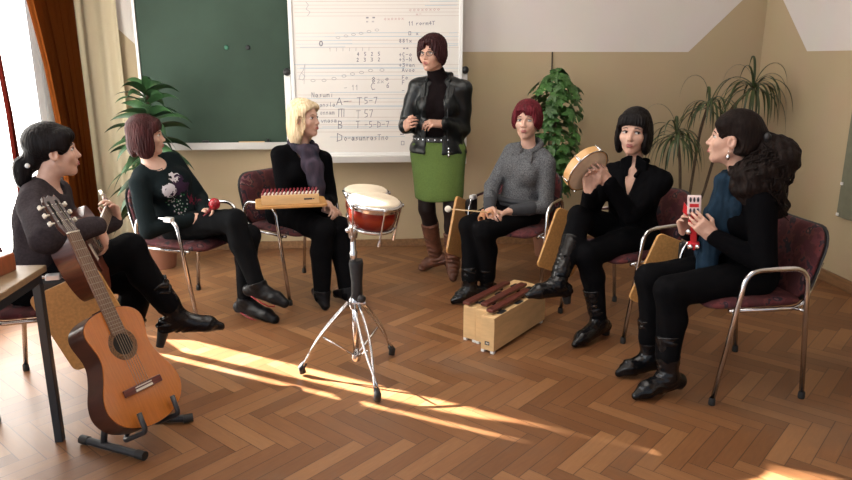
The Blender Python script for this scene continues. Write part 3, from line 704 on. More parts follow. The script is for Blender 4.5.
# ================================================================== table, lower left
M['table_top'] = mat('worn table laminate', (0.22, 0.145, 0.08), 0.4, var=0.12, vscale=5, bstretch=(1, 8, 1)); M['blue_steel'] = mat('blue black steel', (0.012, 0.02, 0.028), 0.35)
TX1, TY1 = -1.285, 2.735
tb = empty('table', (TX1-.35, TY1-.6, 0), 0, 'wooden topped table on a blue black steel frame, lower left corner', 'table')
def at0(o, par): o.location = -Vector(par.location); return o
bm = bmesh.new(); box(bm, (TX1-.35, TY1-.6, .737), (.70, 1.2, .026), bev=.004); at0(obj('tabletop', bm, M['table_top'], tb), tb)
bm = bmesh.new()
box(bm, (TX1-.03, TY1-.6, .705), (.03, 1.16, .04)); box(bm, (TX1-.67, TY1-.6, .705), (.03, 1.16, .04)); box(bm, (TX1-.35, TY1-.03, .705), (.61, .03, .04)); box(bm, (TX1-.35, TY1-1.17, .705), (.61, .03, .04))
at0(obj('apron_frame', bm, M['blue_steel'], tb), tb)
for x in (TX1-.03, TX1-.67):
    for y in (TY1-.03, TY1-1.17):
        bm = bmesh.new(); box(bm, (x, y, .343), (.032, .032, .686), bev=.003); at0(obj('leg', bm, M['blue_steel'], tb), tb)
# wooden object on the table
M['orange_wood'] = mat('orange stained wood', (0.26, 0.075, 0.03), 0.35, var=.15, vscale=8, bstretch=(6, 6, 1))
wo = empty('wooden_block_instrument', (-1.425, 2.60, .75), R(-12), 'small orange wooden block with a dark handle standing on the table', 'instrument')
bm = bmesh.new(); box(bm, (0, 0, .035), (.09, .16, .07), bev=.005); obj('block', bm, M['orange_wood'], wo)
bm = bmesh.new(); tube(bm, [(0, 0.02, .07), (-.005, .03, .14), (-.03, .04, .20)], [.02, .016, .022], 10); obj('handle', bm, M['rosewood'], wo, smooth=True)

# ================================================================== guitars
M['spruce'] = mat('amber lacquered spruce', (0.40, 0.125, 0.018), 0.16, var=.10, vscale=10, bstretch=(14, 1, 1), coat=.9, spec=.6)
M['mahogany'] = mat('dark mahogany', (0.040, 0.013, 0.009), 0.3, var=.25, vscale=8, bstretch=(8, 1, 1), coat=.15, spec=.3)
M['red_mahogany'] = mat('red brown mahogany', (0.085, 0.022, 0.012), 0.3, var=.25, vscale=8, bstretch=(8, 1, 1), coat=.5)
M['fingerboard'] = mat('brown fingerboard', (0.15, 0.078, 0.048), 0.45, var=.15, vscale=14, bstretch=(10, 1, 1)); M['bone'] = mat('bone', (0.62, 0.57, 0.48), 0.4)
M['fret_metal'] = mat('dull fret wire', (0.35, 0.30, 0.24), .4, .6); M['string'] = mat('nylon string', (0.26, 0.20, 0.14), 0.3); M['rosette'] = mat('rosette inlay', (0.12, 0.055, 0.02), 0.4, var=.6, vscale=150); M['hole'] = mat('sound hole dark', (0.006, 0.004, 0.003), 0.9)
def guitar_outline(n=40):
    zs = [0, .010, .045, .105, .17, .235, .285, .325, .365, .405, .438, .464, .480, .485]; ws = [0.0, .075, .145, .182, .176, .143, .124, .121, .130, .139, .132, .105, .060, 0.0]
    # smooth with Catmull-Rom
    P = [V(w, z) for w, z in zip(ws, zs)]; out = []
    for i in range(len(P)-1):
        p0 = P[max(i-1, 0)] if i else V(-P[1][0], P[1][1]); p1, p2 = P[i], P[i+1]; p3 = P[i+2] if i+2 < len(P) else V(-P[i][0], P[i][1])
        for k in range(5):
            t = k/5; out.append(.5*((2*p1)+(p2-p0)*t+(2*p0-5*p1+4*p2-p3)*t*t+(3*p1-p0-3*p2+p3)*t**3))
    out.append(P[-1]); right = [(max(0, float(q[0])), float(q[1])) for q in out]
    return right + [(-x, z) for x, z in right[-2:0:-1]]
def guitar(mtx, label, top, side, pegs='bone'):
    """local: x across, z up the neck, soundboard faces -y; origin at the tail end"""
    g = bpy.data.objects.new('acoustic_guitar', None); C.objects.link(g); tag(g, label, 'guitar'); g.matrix_world = mtx
    ol = guitar_outline(); D = .098; ax = (V(1, 0, 0), V(0, 0, 1), V(0, 1, 0))
    bm = bmesh.new(); prism(bm, ol, D-.004, (0, .004, 0), ax, .006); obj('body', bm, M[side], g, smooth=True, sharp=35)
    bm = bmesh.new(); prism(bm, [(x*.985, .2425+(z-.2425)*.988) for x, z in ol], .0045, (0, 0, 0), ax); obj('soundboard', bm, M[top], g)
    bm = bmesh.new(); lathe(bm, [(.0425, 0), (.0425, .0012), (.064, .0012), (.064, 0)], (0, 0.0004, .335), (0, -1, 0), 40, closed=True); obj('rosette', bm, M['rosette'], g)
    bm = bmesh.new(); lathe(bm, [(0, 0), (.0427, 0), (.0427, .0009), (0, .0009)], (0, 0.0002, .335), (0, -1, 0), 40); obj('soundhole', bm, M['hole'], g)
    bm = bmesh.new(); box(bm, (0, -.005, .155), (.185, .010, .028), bev=.003); br = obj('bridge', bm, M['rosewood'], g)
    bm = bmesh.new(); box(bm, (0, -.011, .160), (.080, .006, .004)); box(bm, (0, -.0105, .148), (.082, .003, .009)); obj('saddle', bm, M['bone'], br)
    bm = bmesh.new(); prism(bm, [(-.031, .378), (.031, .378), (.026, .81), (-.026, .81)], .007, (0, -.0075, 0), ax); fb = obj('fingerboard', bm, M['fingerboard'], g)
    for k in range(1, 19):
        z = .81-.65*(1-2**(-k/12)); w = .026+(.81-z)*.0115; bm = bmesh.new(); box(bm, (0, -.0078, z), (2*w-.001, .0018, .0018)); obj('fret', bm, M['fret_metal'], fb)
    bm = bmesh.new(); prof = []
    for i in range(9):
        a = math.pi*i/8; prof.append((.0255*math.cos(a), .018*math.sin(a)))
    prism(bm, prof, .36, (0, 0, .455), (V(1, 0, 0), V(0, 1, 0), V(0, 0, 1))); prism(bm, [(-.03, .455), (.03, .455), (.022, .49), (-.022, .49)], .06, (0, .006, 0), ax); obj('neck', bm, M[side], g, smooth=True, sharp=40)
    bm = bmesh.new(); box(bm, (0, -.006, .812), (.053, .010, .005)); obj('nut', bm, M['bone'], g)
    th = R(12); hz = V(0, math.sin(th), math.cos(th)); hn = V(0, math.cos(th), -math.sin(th)); hp = lambda x, t, y=0: V(x, 0, .812)+hz*t+hn*y
    bm = bmesh.new(); prism(bm, [(-.026, 0), (.026, 0), (.036, .035), (.034, .155), (.026, .178), (.012, .168), (0, .18), (-.012, .168), (-.026, .178), (-.034, .155), (-.036, .035)], .018, hp(0, 0, 0), (V(1, 0, 0), hz, hn), .002); hd = obj('headstock', bm, M[side], g)
    bm = bmesh.new()
    for s in (-1, 1): box(bm, hp(.017*s, .098, .009), (.009, .110, .022), (V(1, 0, 0), hz, hn))
    obj('slots', bm, M['hole'], hd)
    for s in (-1, 1):
        for t in (.06, .098, .136):
            bm = bmesh.new(); tube(bm, [hp(.030*s, t, .010), hp(.050*s, t, .012)], .0035, 8); box(bm, hp(.056*s, t, .012), (.010, .018, .016), (V(1, 0, 0), hz, hn), bev=.003); obj('tuning_peg', bm, M['bone'] if pegs == 'bone' else M['chrome'], hd)
            bm = bmesh.new(); tube(bm, [hp(.005*s, t, .004), hp(.03*s, t, .004)], .0045, 8); obj('roller', bm, M['bone'], hd, smooth=True)
    bm = bmesh.new()
    for k in range(6):
        x0, x1 = -.029+.0116*k, -.0215+.0086*k; tube(bm, [(x0, -.013, .158), (x1, -.0125, .812)], .0009, 5)
        s = -1 if k < 3 else 1; t = (.06, .098, .136)[k if k < 3 else 5-k]; tube(bm, [V(x1, -.0125, .812), hp(.014*s, t, -.001)], .0009, 5)
    obj('strings', bm, M['string'], g); return g
ga = nrm(V(-.395, .255, .88)); gn = V(.88, -.48, 0); gn = nrm(gn-ga*np.dot(gn, ga)); gx = np.cross(-gn, ga); gx = nrm(gx)
hole = aty(123, 344, 2.62); G0 = hole-ga*.335
def mtx(x, y, z, o): return Matrix(((x[0], y[0], z[0], o[0]), (x[1], y[1], z[1], o[1]), (x[2], y[2], z[2], o[2]), (0, 0, 0, 1)))
guitar(mtx(gx, -gn, ga, G0), 'amber topped classical guitar leaning upright on the black floor stand', 'spruce', 'mahogany')
# its stand
sd = empty('guitar_stand', (G0[0], G0[1], 0), 0, 'black tubular guitar stand on the floor holding the amber guitar', 'stand')
SA, SB, SC_ = atz(85, 440, .02), atz(141, 455, .02), atz(188, 418, .02)
back = -gn; hb = nrm(V(back[0], back[1], 0)); sx = nrm(V(gx[0], gx[1], 0))
low = G0-ga*.012
bm = bmesh.new(); tube(bm, [SA, SB], .016, 12); at0(obj('floor_bar', bm, M['black_steel'], sd, smooth=True, sharp=40), sd)
SD = SC_-(SB-SA)*.8; 
bm = bmesh.new(); tube(bm, [SC_, SC_*.35+SA*.65+V(.13, .10, 0)], .016, 12); at0(obj('floor_bar', bm, M['black_steel'], sd, smooth=True, sharp=40), sd)
midAB = SA*.66+SB*.34; pst = G0+back*.13+ga*.05
bm = bmesh.new(); tube(bm, bend([midAB, V(midAB[0]+.01, midAB[1]+.02, .12), pst], .04), .013, 10); tube(bm, bend([SC_*.45+SA*.55+V(.09, .07, 0), pst], .04), .013, 10); at0(obj('upright', bm, M['black_steel'], sd, smooth=True), sd)
bm = bmesh.new()
L = G0+gx*-.075+ga*.0; 
for s in (-1, 1):
    b0 = G0+gx*(.085*s)+back*.11-ga*.006+V(0, 0, -.004); f0 = G0+gx*(.085*s)-back*.022-ga*.006; tip = f0+ga*.075-back*.006
    tube(bm, bend([pst, b0, f0, tip], .02), .010, 10)
at0(obj('yoke_arms', bm, M['black_steel'], sd, smooth=True), sd)
for s, e in ((0, SA), (1, SB), (2, SC_)):
    d = nrm((SB-SA) if s < 2 else (SC_-SA)); d = d*(-1 if s == 0 else 1)
    bm = bmesh.new(); tube(bm, [e-d*.02, e+d*.02], .0185, 12); at0(obj('rubber_cap', bm, M['rubber'], sd, smooth=True, sharp=40), sd)

# ================================================================== drum pair and its stand
def sunburst():
    m = mat('red sunburst lacquer', (.3, .03, .01), .2, coat=.6); nt = m.node_tree; b = nt.nodes['Principled BSDF']
    tc = nd(nt, 'ShaderNodeTexCoord'); sp = nd(nt, 'ShaderNodeSeparateXYZ'); nt.links.new(tc.outputs['Generated'], sp.inputs[0])
    n = nd(nt, 'ShaderNodeTexNoise'); n.inputs['Scale'].default_value = 6; mp = nd(nt, 'ShaderNodeMapping'); mp.inputs['Scale'].default_value = (1, 1, 6); nt.links.new(tc.outputs['Generated'], mp.inputs[0]); nt.links.new(mp.outputs[0], n.inputs['Vector'])
    cr = nd(nt, 'ShaderNodeValToRGB'); e = cr.color_ramp.elements; e[0].position = 0; e[0].color = (.03, .004, .003, 1); e[1].position = 1; e[1].color = (.14, .006, .006, 1)
    for p, c in ((.25, (.10, .005, .004, 1)), (.50, (.24, .024, .007, 1)), (.66, (.16, .009, .006, 1))): q = e.new(p); q.color = c
    s = NX(nt, sp.outputs[2]) + NX(nt, n.outputs['Fac'])*.14 - .07; nt.links.new(s.s, cr.inputs[0]); nt.links.new(cr.outputs[0], b.inputs['Base Color']); return m
M['sunburst'] = sunburst(); M['drum_skin'] = mat('natural drum skin', (.62, .53, .40), .6, var=.08, vscale=10)
def drum(ctr, axis, d, h, label):
    x, y, z = frame_z(axis, (1, 0, 0)); g = bpy.data.objects.new('bongo_drum', None); C.objects.link(g); tag(g, label, 'drum'); r = d/2
    g.matrix_world = mtx(x, y, z, V(ctr)-z*h)
    bm = bmesh.new(); lathe(bm, [(r*.70, 0), (r*.80, h*.10), (r*.90, h*.4), (r*.93, h*.7), (r*.93, h*.96), (r*.88, h*.96), (r*.66, .004)], seg=40, closed=True); obj('shell', bm, M['sunburst'], g, smooth=True, sharp=50)
    bm = bmesh.new(); lathe(bm, [(0, h+.001), (r*.90, h), (r*.955, h-.006), (r*.96, h-.02), (r*.93, h-.02), (0, h-.004)], seg=40); obj('drum_head', bm, M['drum_skin'], g, smooth=True, sharp=60)
    bm = bmesh.new(); tube(bm, [(r*.985*math.cos(a), r*.985*math.sin(a), h-.018) for a in [i*math.pi/20 for i in range(40)]], .0105, 8, closed=True); lathe(bm, [(r*.965, h-.040), (r*.995, h-.040), (r*1.0, h-.012), (r*.975, h-.010)], seg=40, closed=True); obj('top_rim', bm, M['chrome'], g, smooth=True, sharp=50)
    bm = bmesh.new(); tube(bm, [(r*.82*math.cos(a), r*.82*math.sin(a), h*.10) for a in [i*math.pi/20 for i in range(40)]], .008, 8, closed=True); obj('bottom_rim', bm, M['chrome'], g, smooth=True)
    for i in range(5):
        a = math.pi*2*(i+.3)/5; c, s = math.cos(a), math.sin(a); bm = bmesh.new(); tube(bm, [(r*1.03*c, r*1.03*s, h-.015), (r*.93*c, r*.93*s, h*.10), (r*.91*c, r*.91*s, -.022)], .0045, 8)
        box(bm, (r*1.03*c, r*1.03*s, h-.02), (.022, .02, .016), (V(c, s, 0), V(-s, c, 0), V(0, 0, 1)), bev=.004); tube(bm, [(r*.90*c, r*.90*s, -.018), (r*.89*c, r*.89*s, -.045)], .0075, 8); obj('tuning_rod', bm, M['chrome'], g, smooth=True, sharp=40)
    return g
D1 = aty(375, 198.5, 3.16); D2 = aty(366, 188.5, 3.40)
drum(D1, (.13, -.10, .98), .245, .150, 'front bongo drum, red sunburst shell and larger cream head'); drum(D2, (.06, -.06, .99), .215, .15, 'rear bongo drum with tan head, half hidden behind the larger one')
S = V(-.105, 3.27, 0); ds = empty('drum_stand', tuple(S), 0, 'chrome tripod drum stand wrapped in a black cloth bag under the bongos', 'stand')
dsp = lambda n, bm, m, **k: at0(obj(n, bm, m, ds, **k), ds)
bm = bmesh.new(); tube(bm, [S+V(0, 0, .07), S+V(0, 0, .42)], .0145, 14); tube(bm, [S+V(0, 0, .40), S+V(0, 0, .79)], .0115, 12); dsp('pole', bm, M['chrome'], smooth=True)
bm = bmesh.new()
lathe(bm, [(0, .345), (.026, .345), (.030, .36), (.030, .385), (.022, .40), (0, .40)], S, seg=18); box(bm, S+V(.03, -.02, .372), (.05, .02, .022), bev=.004); dsp('collar', bm, M['chrome'], smooth=True, sharp=35)
bm = bmesh.new(); lathe(bm, [(0, .355), (.024, .358), (.029, .40), (.027, .48), (.034, .57), (.030, .59), (0, .58)], S+V(.012, 0, 0), seg=20)
for v in bm.verts: v.co.x += .006*math.sin(v.co.z*40)*math.cos(v.co.y*60)
dsp('cloth_bag', bm, mat('black nylon bag', (.012, .013, .015), .6, bump=.3, bscale=25), smooth=True)
bm = bmesh.new(); ball(bm, S+V(.035, -.03, .40), .022, 2); tube(bm, [S+V(0, 0, .40), S+V(.035, -.03, .40)], .009, 8); dsp('height_knob', bm, M['black_plastic'], smooth=True)
bm = bmesh.new(); lathe(bm, [(0, .60), (.017, .60), (.019, .63), (.013, .64), (.013, .70), (.020, .70), (.024, .72), (.024, .75), (.018, .765), (0, .765)], S, seg=16); ball(bm, S+V(-.022, -.02, .742), .014, 2); ball(bm, S+V(.03, -.015, .755), .013, 2)
tube(bm, [S+V(0, 0, .755), S+V(.06, -.045, .79), V(D1)-nrm(V(.13, -.10, .98))*.14+V(-.05, .06, 0)], .010, 10); tube(bm, [S+V(0, 0, .76), V(D2)-V(0, .05, .13)], .010, 10); dsp('drum_mount', bm, M['chrome'], smooth=True, sharp=50)
tips = [atz(304, 375, .0), atz(391, 357, .0), atz(377, 402, .0)]
for t in tips:
    u = nrm(V(t[0]-S[0], t[1]-S[1], 0)); w = V(-u[1], u[0], 0); hub = S+u*.035+V(0, 0, .37); e = V(t[0], t[1], .055)
    bm = bmesh.new()
    for s in (-1, 1):
        pts = [hub+w*.010*s]; 
        for k in range(1, 9): f_ = k/8; pts.append((hub*(1-f_)+e*f_)+w*s*(.010*math.cos(f_*math.pi*1.0)+.016*math.sin(f_*math.pi)*(1 if f_ < .9 else .4))+u*.02*math.sin(f_*math.pi))
        tube(bm, pts, .0062, 8)
    lgo = dsp('leg', bm, M['chrome'], smooth=True)
    mid = hub*.45+e*.55
    bm = bmesh.new(); tube(bm, [S+V(0, 0, .085), mid], .005, 8); dsp('brace', bm, M['chrome'], smooth=True)
    bm = bmesh.new(); dd = nrm(e-hub); tube(bm, [e-dd*.012, e+dd*.018, V(t[0], t[1], .012)+u*.004], [.014, .018, .017], 12); ft = dsp('rubber_foot', bm, M['rubber'], smooth=True)
bm = bmesh.new(); lathe(bm, [(0, .065), (.02, .065), (.024, .08), (.02, .10), (0, .10)], S, seg=14); dsp('brace_hub', bm, M['chrome'], smooth=True, sharp=40)

# ================================================================== bass bars on the floor
bd = nrm(V(.645, .764, 0)); bw = V(bd[1], -bd[0], 0)
M['felt'] = mat('dark slot', (.01, .008, .008), .9)
def bass_bar(fl, label, length, off, barlen, bside):
    """fl: front-left floor corner"""
    o = bpy.data.objects.new('bass_xylophone_bar', None); C.objects.link(o); tag(o, label, 'instrument', 'bass xylophone bars on the floor'); o.matrix_world = mtx(bw, bd, V(0, 0, 1), V(fl[0], fl[1], 0)); W = .082; Hh = .205
    bm = bmesh.new(); box(bm, (W/2, length/2, .014+(Hh-.014)/2), (W, length, Hh-.014), bev=.003); obj('resonator_box', bm, M['pale_wood'], o)
    for y in (.03, length-.03):
        bm = bmesh.new()
        for x in (.012, W-.012): box(bm, (x, y-.02 if y < .1 else y, .007), (.02, .02, .014))
        obj('white_foot', bm, M['white_plastic'], o)
    bm = bmesh.new(); n = 24; y0 = off; xs = W*bside; pr = []
    for i in range(n+1):
        t = i/n; zz = Hh+.016-.004*math.sin(math.pi*t); pr.append((t*barlen, .018-.008*math.sin(math.pi*t)**2))
    for (a, ha), (b_, hb_) in zip(pr[:-1], pr[1:]): pass
    box(bm, (xs, y0+barlen/2, Hh+.022), (.045, barlen, .018), bev=.005, seg=3); obj('rosewood_bar', bm, M['rosewood'], o)
    for q in (.2, .8):
        bm = bmesh.new(); box(bm, (xs, y0+barlen*q, Hh+.007), (.04, .016, .014)); obj('bar_support', bm, M['felt'], o)
    for q in (.18, .5, .82):
        bm = bmesh.new(); pad(bm, .03, .075, .012, .004, c=(xs+(.03 if bside < .5 else .027), length*q, Hh+.001)); obj('sound_slot', bm, M['felt'], o)
    return o
b1 = bass_bar(atz(480.5, 351, 0), 'pale wooden bass bar box nearest to the drum, pulled forward, with a small dark plate', .60, .03, .44, .40)
bm = bmesh.new(); box(bm, (.040, -.0008, .055), (.028, .0016, .020)); obj('maker_plate', bm, M['ink'], b1)
bm = bmesh.new(); box(bm, (.036, -.0018, .055), (.006, .0006, .010)); box(bm, (.046, -.0018, .055), (.006, .0006, .010)); obj('plate_mark', bm, M['bone'], b1)
f3 = atz(463, 339.5, 0); bass_bar(f3, 'pale wooden bass bar box farthest left, below the pointed boot of the red haired woman', .58, -.02, .46, .35)
bass_bar(f3+bw*.0845-bd*.004, 'pale wooden bass bar box in the middle of the three', .58, .02, .46, .45)

# ================================================================== plants
M['leaf_dark'] = mat('dark green leaf', (.022, .062, .020), .4, var=.6, vscale=6); M['leaf_mid'] = mat('fresh green leaf', (.050, .135, .030), .4, var=.5, vscale=6)
M['leaf_olive'] = mat('olive strap leaf', (.040, .060, .018), .4, var=.4, vscale=6); M['stem'] = mat('brown stem', (.09, .06, .035), .8, var=.3, vscale=20)
M['pot'] = mat('terracotta pot', (.22, .09, .05), .7); M['soil'] = mat('potting soil', (.02, .013, .008), .95)
def strap(bm, base, az, elev, L, w, droop, r, n=9, fold=.25, roll=0.0):
    d = V(math.cos(az)*math.cos(elev), math.sin(az)*math.cos(elev), math.sin(elev)); p = V(base); side = V(-math.sin(az), math.cos(az), 0); pv = None
    for i in range(n+1):
        t = i/n; ww = w*(math.sin(math.pi*min(1, .12+.88*t)**.8))*.5*(1 if t < 1 else 0)+.0006
        p = V(min(p[0], XR-.03), min(p[1], YB-.03), p[2]); s0, n0 = side, np.cross(side, d); side_, nn = s0*math.cos(roll)+n0*math.sin(roll), n0*math.cos(roll)-s0*math.sin(roll); q = [bm.verts.new(p+side_*ww+nn*ww*fold), bm.verts.new(p), bm.verts.new(p-side_*ww+nn*ww*fold)]
        if pv: bm.faces.new((pv[0], pv[1], q[1], q[0])); bm.faces.new((pv[1], pv[2], q[2], q[1]))
        pv = q; p = p+d*L/n; d = nrm(d+V(0, 0, -droop/n*(.4+1.4*t)))
def pot(par, c, r, h, m='pot'):
    bm = bmesh.new(); lathe(bm, [(0, 0), (r*.72, 0), (r*.95, h*.85), (r, h*.86), (r, h), (r*.9, h), (r*.86, h*.9), (0, h*.9)], c, seg=28); at0(obj('pot', bm, M[m], par, smooth=True, sharp=40), par)
    bm = bmesh.new(); lathe(bm, [(0, h*.93), (r*.86, h*.9)], c, seg=20); at0(obj('soil', bm, M['soil'], par), par)
# left dracaena
pc = aty(150, 150, 5.25); pc[2] = 0; pl = empty('dracaena_plant', tuple(pc), 0, 'broad leaved dracaena plant in front of the left end of the chalkboard', 'plant'); pot(pl, pc, .15, .28)
bm = bmesh.new(); tube(bm, [pc+V(0, 0, .2), pc+V(.01, 0, .7), pc+V(.02, .0, 1.32)], [.018, .016, .008], 8); at0(obj('stem', bm, M['stem'], pl, smooth=True), pl)
bm = bmesh.new(); r = random.Random(4)
for i in range(80):
    t = (i+.5)/80; z = .52+.82*t; az = i*2.4+r.uniform(-.3, .3); el = -.25+1.0*t**1.6+r.uniform(-.2, .2); strap(bm, pc+V(.015*t, 0, z), az, el, r.uniform(.36, .52)*(1-.42*t), r.uniform(.050, .070), r.uniform(.8, 2.1), r, 10, .25, r.uniform(-.9, .9))
at0(obj('foliage', bm, M['leaf_dark'], pl, smooth=True), pl)
# bushy plant, centre
pc = aty(554, 150, 5.36); pc[2] = 0; pl = empty('umbrella_tree_plant', tuple(pc), 0, 'tall bushy umbrella plant behind the red haired woman', 'plant'); pot(pl, pc, .16, .30)
bm = bmesh.new(); tube(bm, [pc+V(0, 0, .2), pc+V(.01, .02, .8), pc+V(.0, .03, 1.45)], [.02, .014, .007], 8); at0(obj('stem', bm, M['stem'], pl, smooth=True), pl)
bm = bmesh.new(); r = random.Random(8)
def leaflet(c, d, L, w, up):
    d = nrm(d); s = nrm(np.cross(d, up)); u = np.cross(s, d); rows = []
    for t in (0, .2, .45, .7, .9, 1.0):
        ww = w*math.sin(math.pi*(.06+.94*t)**.75)*.5 if 0 < t < 1 else .001; p = c+d*L*t-u*L*.15*t*t
        rows.append([bm.verts.new(p+s*ww+u*ww*.25), bm.verts.new(p), bm.verts.new(p-s*ww+u*ww*.25)])
    for a, b in zip(rows[:-1], rows[1:]): bm.faces.new((a[0], a[1], b[1], b[0])); bm.faces.new((a[1], a[2], b[2], b[1]))
for i in range(300):
    z = r.uniform(.50, 1.44); az = r.uniform(0, 6.28); prof = np.interp(z, [.50, .8, 1.1, 1.32, 1.44], [.12, .19, .235, .20, .06]); rad = prof*math.sqrt(r.uniform(.25, 1)); c = pc+V(math.cos(az)*rad, math.sin(az)*rad*.8+.01, z)
    out = V(math.cos(az), math.sin(az), r.uniform(-.2, .5)); n = r.randint(4, 6)
    for k in range(n):
        a = 2*math.pi*k/n+r.random(); x, y, zz = frame_z(nrm(out+V(0, 0, .7))); d = x*math.cos(a)+y*math.sin(a)-zz*.05; leaflet(c, d, r.uniform(.048, .070), r.uniform(.034, .046), zz)
at0(obj('foliage', bm, M['leaf_mid'], pl, smooth=True), pl)
# three headed dragon tree, right
pc = V(2.42, 5.22, 0); pl = empty('dragon_tree_plant', tuple(pc), 0, 'thin leaved dragon tree with three drooping heads by the right corner', 'plant'); pot(pl, pc, .16, .30)
r = random.Random(12); heads = [(aty(677, 134, 5.12), .40, 40), (aty(709, 104, 5.18), .42, 32), (aty(754, 86, 5.22), .46, 44)]
for hp_, L_, n in heads:
    bm = bmesh.new(); j = pc+V(0, 0, .45)+(hp_-pc)*V(.3, .3, .0); tube(bm, bend([pc+V(0, 0, .22), j, hp_*.6+pc*.4+V(0, 0, .45*hp_[2]-.25), hp_], .2), [.016]*0 or .011, 8); at0(obj('stem', bm, M['stem'], pl, smooth=True), pl)
    bm = bmesh.new()
    for i in range(n):
        el = r.uniform(-.3, .9) if i % 11 else r.uniform(1.2, 1.5); strap(bm, hp_+V(0, 0, r.uniform(-.05, .03)), i*2.4, el, L_*r.uniform(.75, 1.1), r.uniform(.014, .020), r.uniform(3.0, 6.5), r, 14, .3)
    at0(obj('leaf_head', bm, M['leaf_olive'], pl, smooth=True), pl)
# ================================================================== people
def ik(a, t, L1, L2, pole):
    a, t = V(a), V(t); d = t-a; D = np.linalg.norm(d)
    if D > (L1+L2)*.999: t = a+d/D*(L1+L2)*.999; d = t-a; D = np.linalg.norm(d)
    x = (L1*L1-L2*L2+D*D)/(2*D); h = math.sqrt(max(L1*L1-x*x, 0)); u = d/D; p = V(pole)-u*np.dot(pole, u)
    return a+u*x+nrm(p)*h, t
def hand_prims(s, w, d, n, side, curl=.5, size=1.0, thumb=.45, spread=.10, index=None):
    """w wrist, d finger direction, n palm normal; side 'R'/'L'; curl per joint in radians"""
    d = nrm(d); n = nrm(V(n)-d*np.dot(n, d)); th = np.cross(d, n)*(1 if side == 'R' else -1); z = size
    s.boxx(V(w)+d*.048*z, V(.027, .033, .004)*z, .0095*z, np.stack([th, d, n], 1), .014)
    s.cone(V(w)-d*.01, V(w)+d*.03*z, .024*z, .021*z, .012)
    s.cone(V(w)+d*.02*z+th*.018*z+n*.006, V(w)+d*.05*z+th*.026*z+n*.008, .013*z, .012*z, .01)
    for i, (o, L, r) in enumerate(((.028, .070, .0082), (.0095, .079, .0085), (-.0095, .073, .0082), (-.027, .057, .0074))):
        c = curl if (index is None or i) else index
        p = V(w)+d*(.083-.004*abs(i-1))*z+th*o*z; a = c*.7; sd = nrm(d+th*(spread*(1.2-i)*.6)); 
        for k, fr in enumerate((.44, .31, .25)):
            q = p+(sd*math.cos(a)+n*math.sin(a))*L*fr*z; s.cone(p, q, (r-.0006*k)*z, (r-.0006*(k+1))*z, .0035); p = q; a += c*(1.05 if k == 0 else .8)
    p = V(w)+d*.028*z+th*.026*z+n*.004; q = p+nrm(d*.55+th*.75*(1-thumb*.6)+n*(.25+thumb*.6))*.038*z; s.cone(p, q, .0115*z, .0098*z, .006)
    s.cone(q, q+nrm(d*.85+th*.25*(1-thumb)+n*(.2+thumb*.4)-th*thumb*.2)*.032*z, .0098*z, .0078*z, .004)
def head_prims(s, c, H, z=1.0, nose=1.0, jaw=1.0):
    """c = head centre at eye height, H columns right/forward/up"""
    P = lambda x, y, zz: V(c)+H @ (V(x, y, zz)*z)
    E = lambda p, r, k=.02, op='+': s.ell(P(*p), V(*r)*z, H, k, op)
    K = lambda a, b, r1, r2, k=.012, op='+': s.cone(P(*a), P(*b), r1*z, r2*z, k, op)
    E((0, -.016, .030), (.072, .090, .083)); E((0, .024, -.040), (.0535*jaw, .060, .074), .03)
    for x in (-1, 1):
        K((x*.047*jaw, -.004, -.052), (x*.012, .056, -.096), .017, .014, .02); E((x*.039, .050, -.028), (.021, .022, .022), .022)
        K((x*.012, .072, .019), (x*.044, .056, .018), .0085, .008, .014)
    E((0, .060, -.097), (.017, .018, .016), .018)
    for x in (-1, 1): E((x*.031, .087, .000), (.017, .017, .0115), .012, '-')
    K((0, .073, .008), (0, .093, -.029), .0065*nose, .0088*nose, .010); E((0, .0955, -.033), (.0090*nose, .0095, .0082), .006)
    for x in (-1, 1): E((x*.0095, .087, -.036), (.0065*nose, .008, .006), .006); E((x*.0745, -.006, -.012), (.010, .019, .031), .006); E((x*.080, -.003, -.010), (.006, .009, .016), .004, '-')
    E((0, .076, -.062), (.022, .012, .013), .012); E((0, .0825, -.0575), (.017, .0068, .0055), .005); E((0, .0815, -.0685), (.016, .007, .0065), .005)
    E((0, .096, -.0632), (.018, .012, .0012), .002, '-')
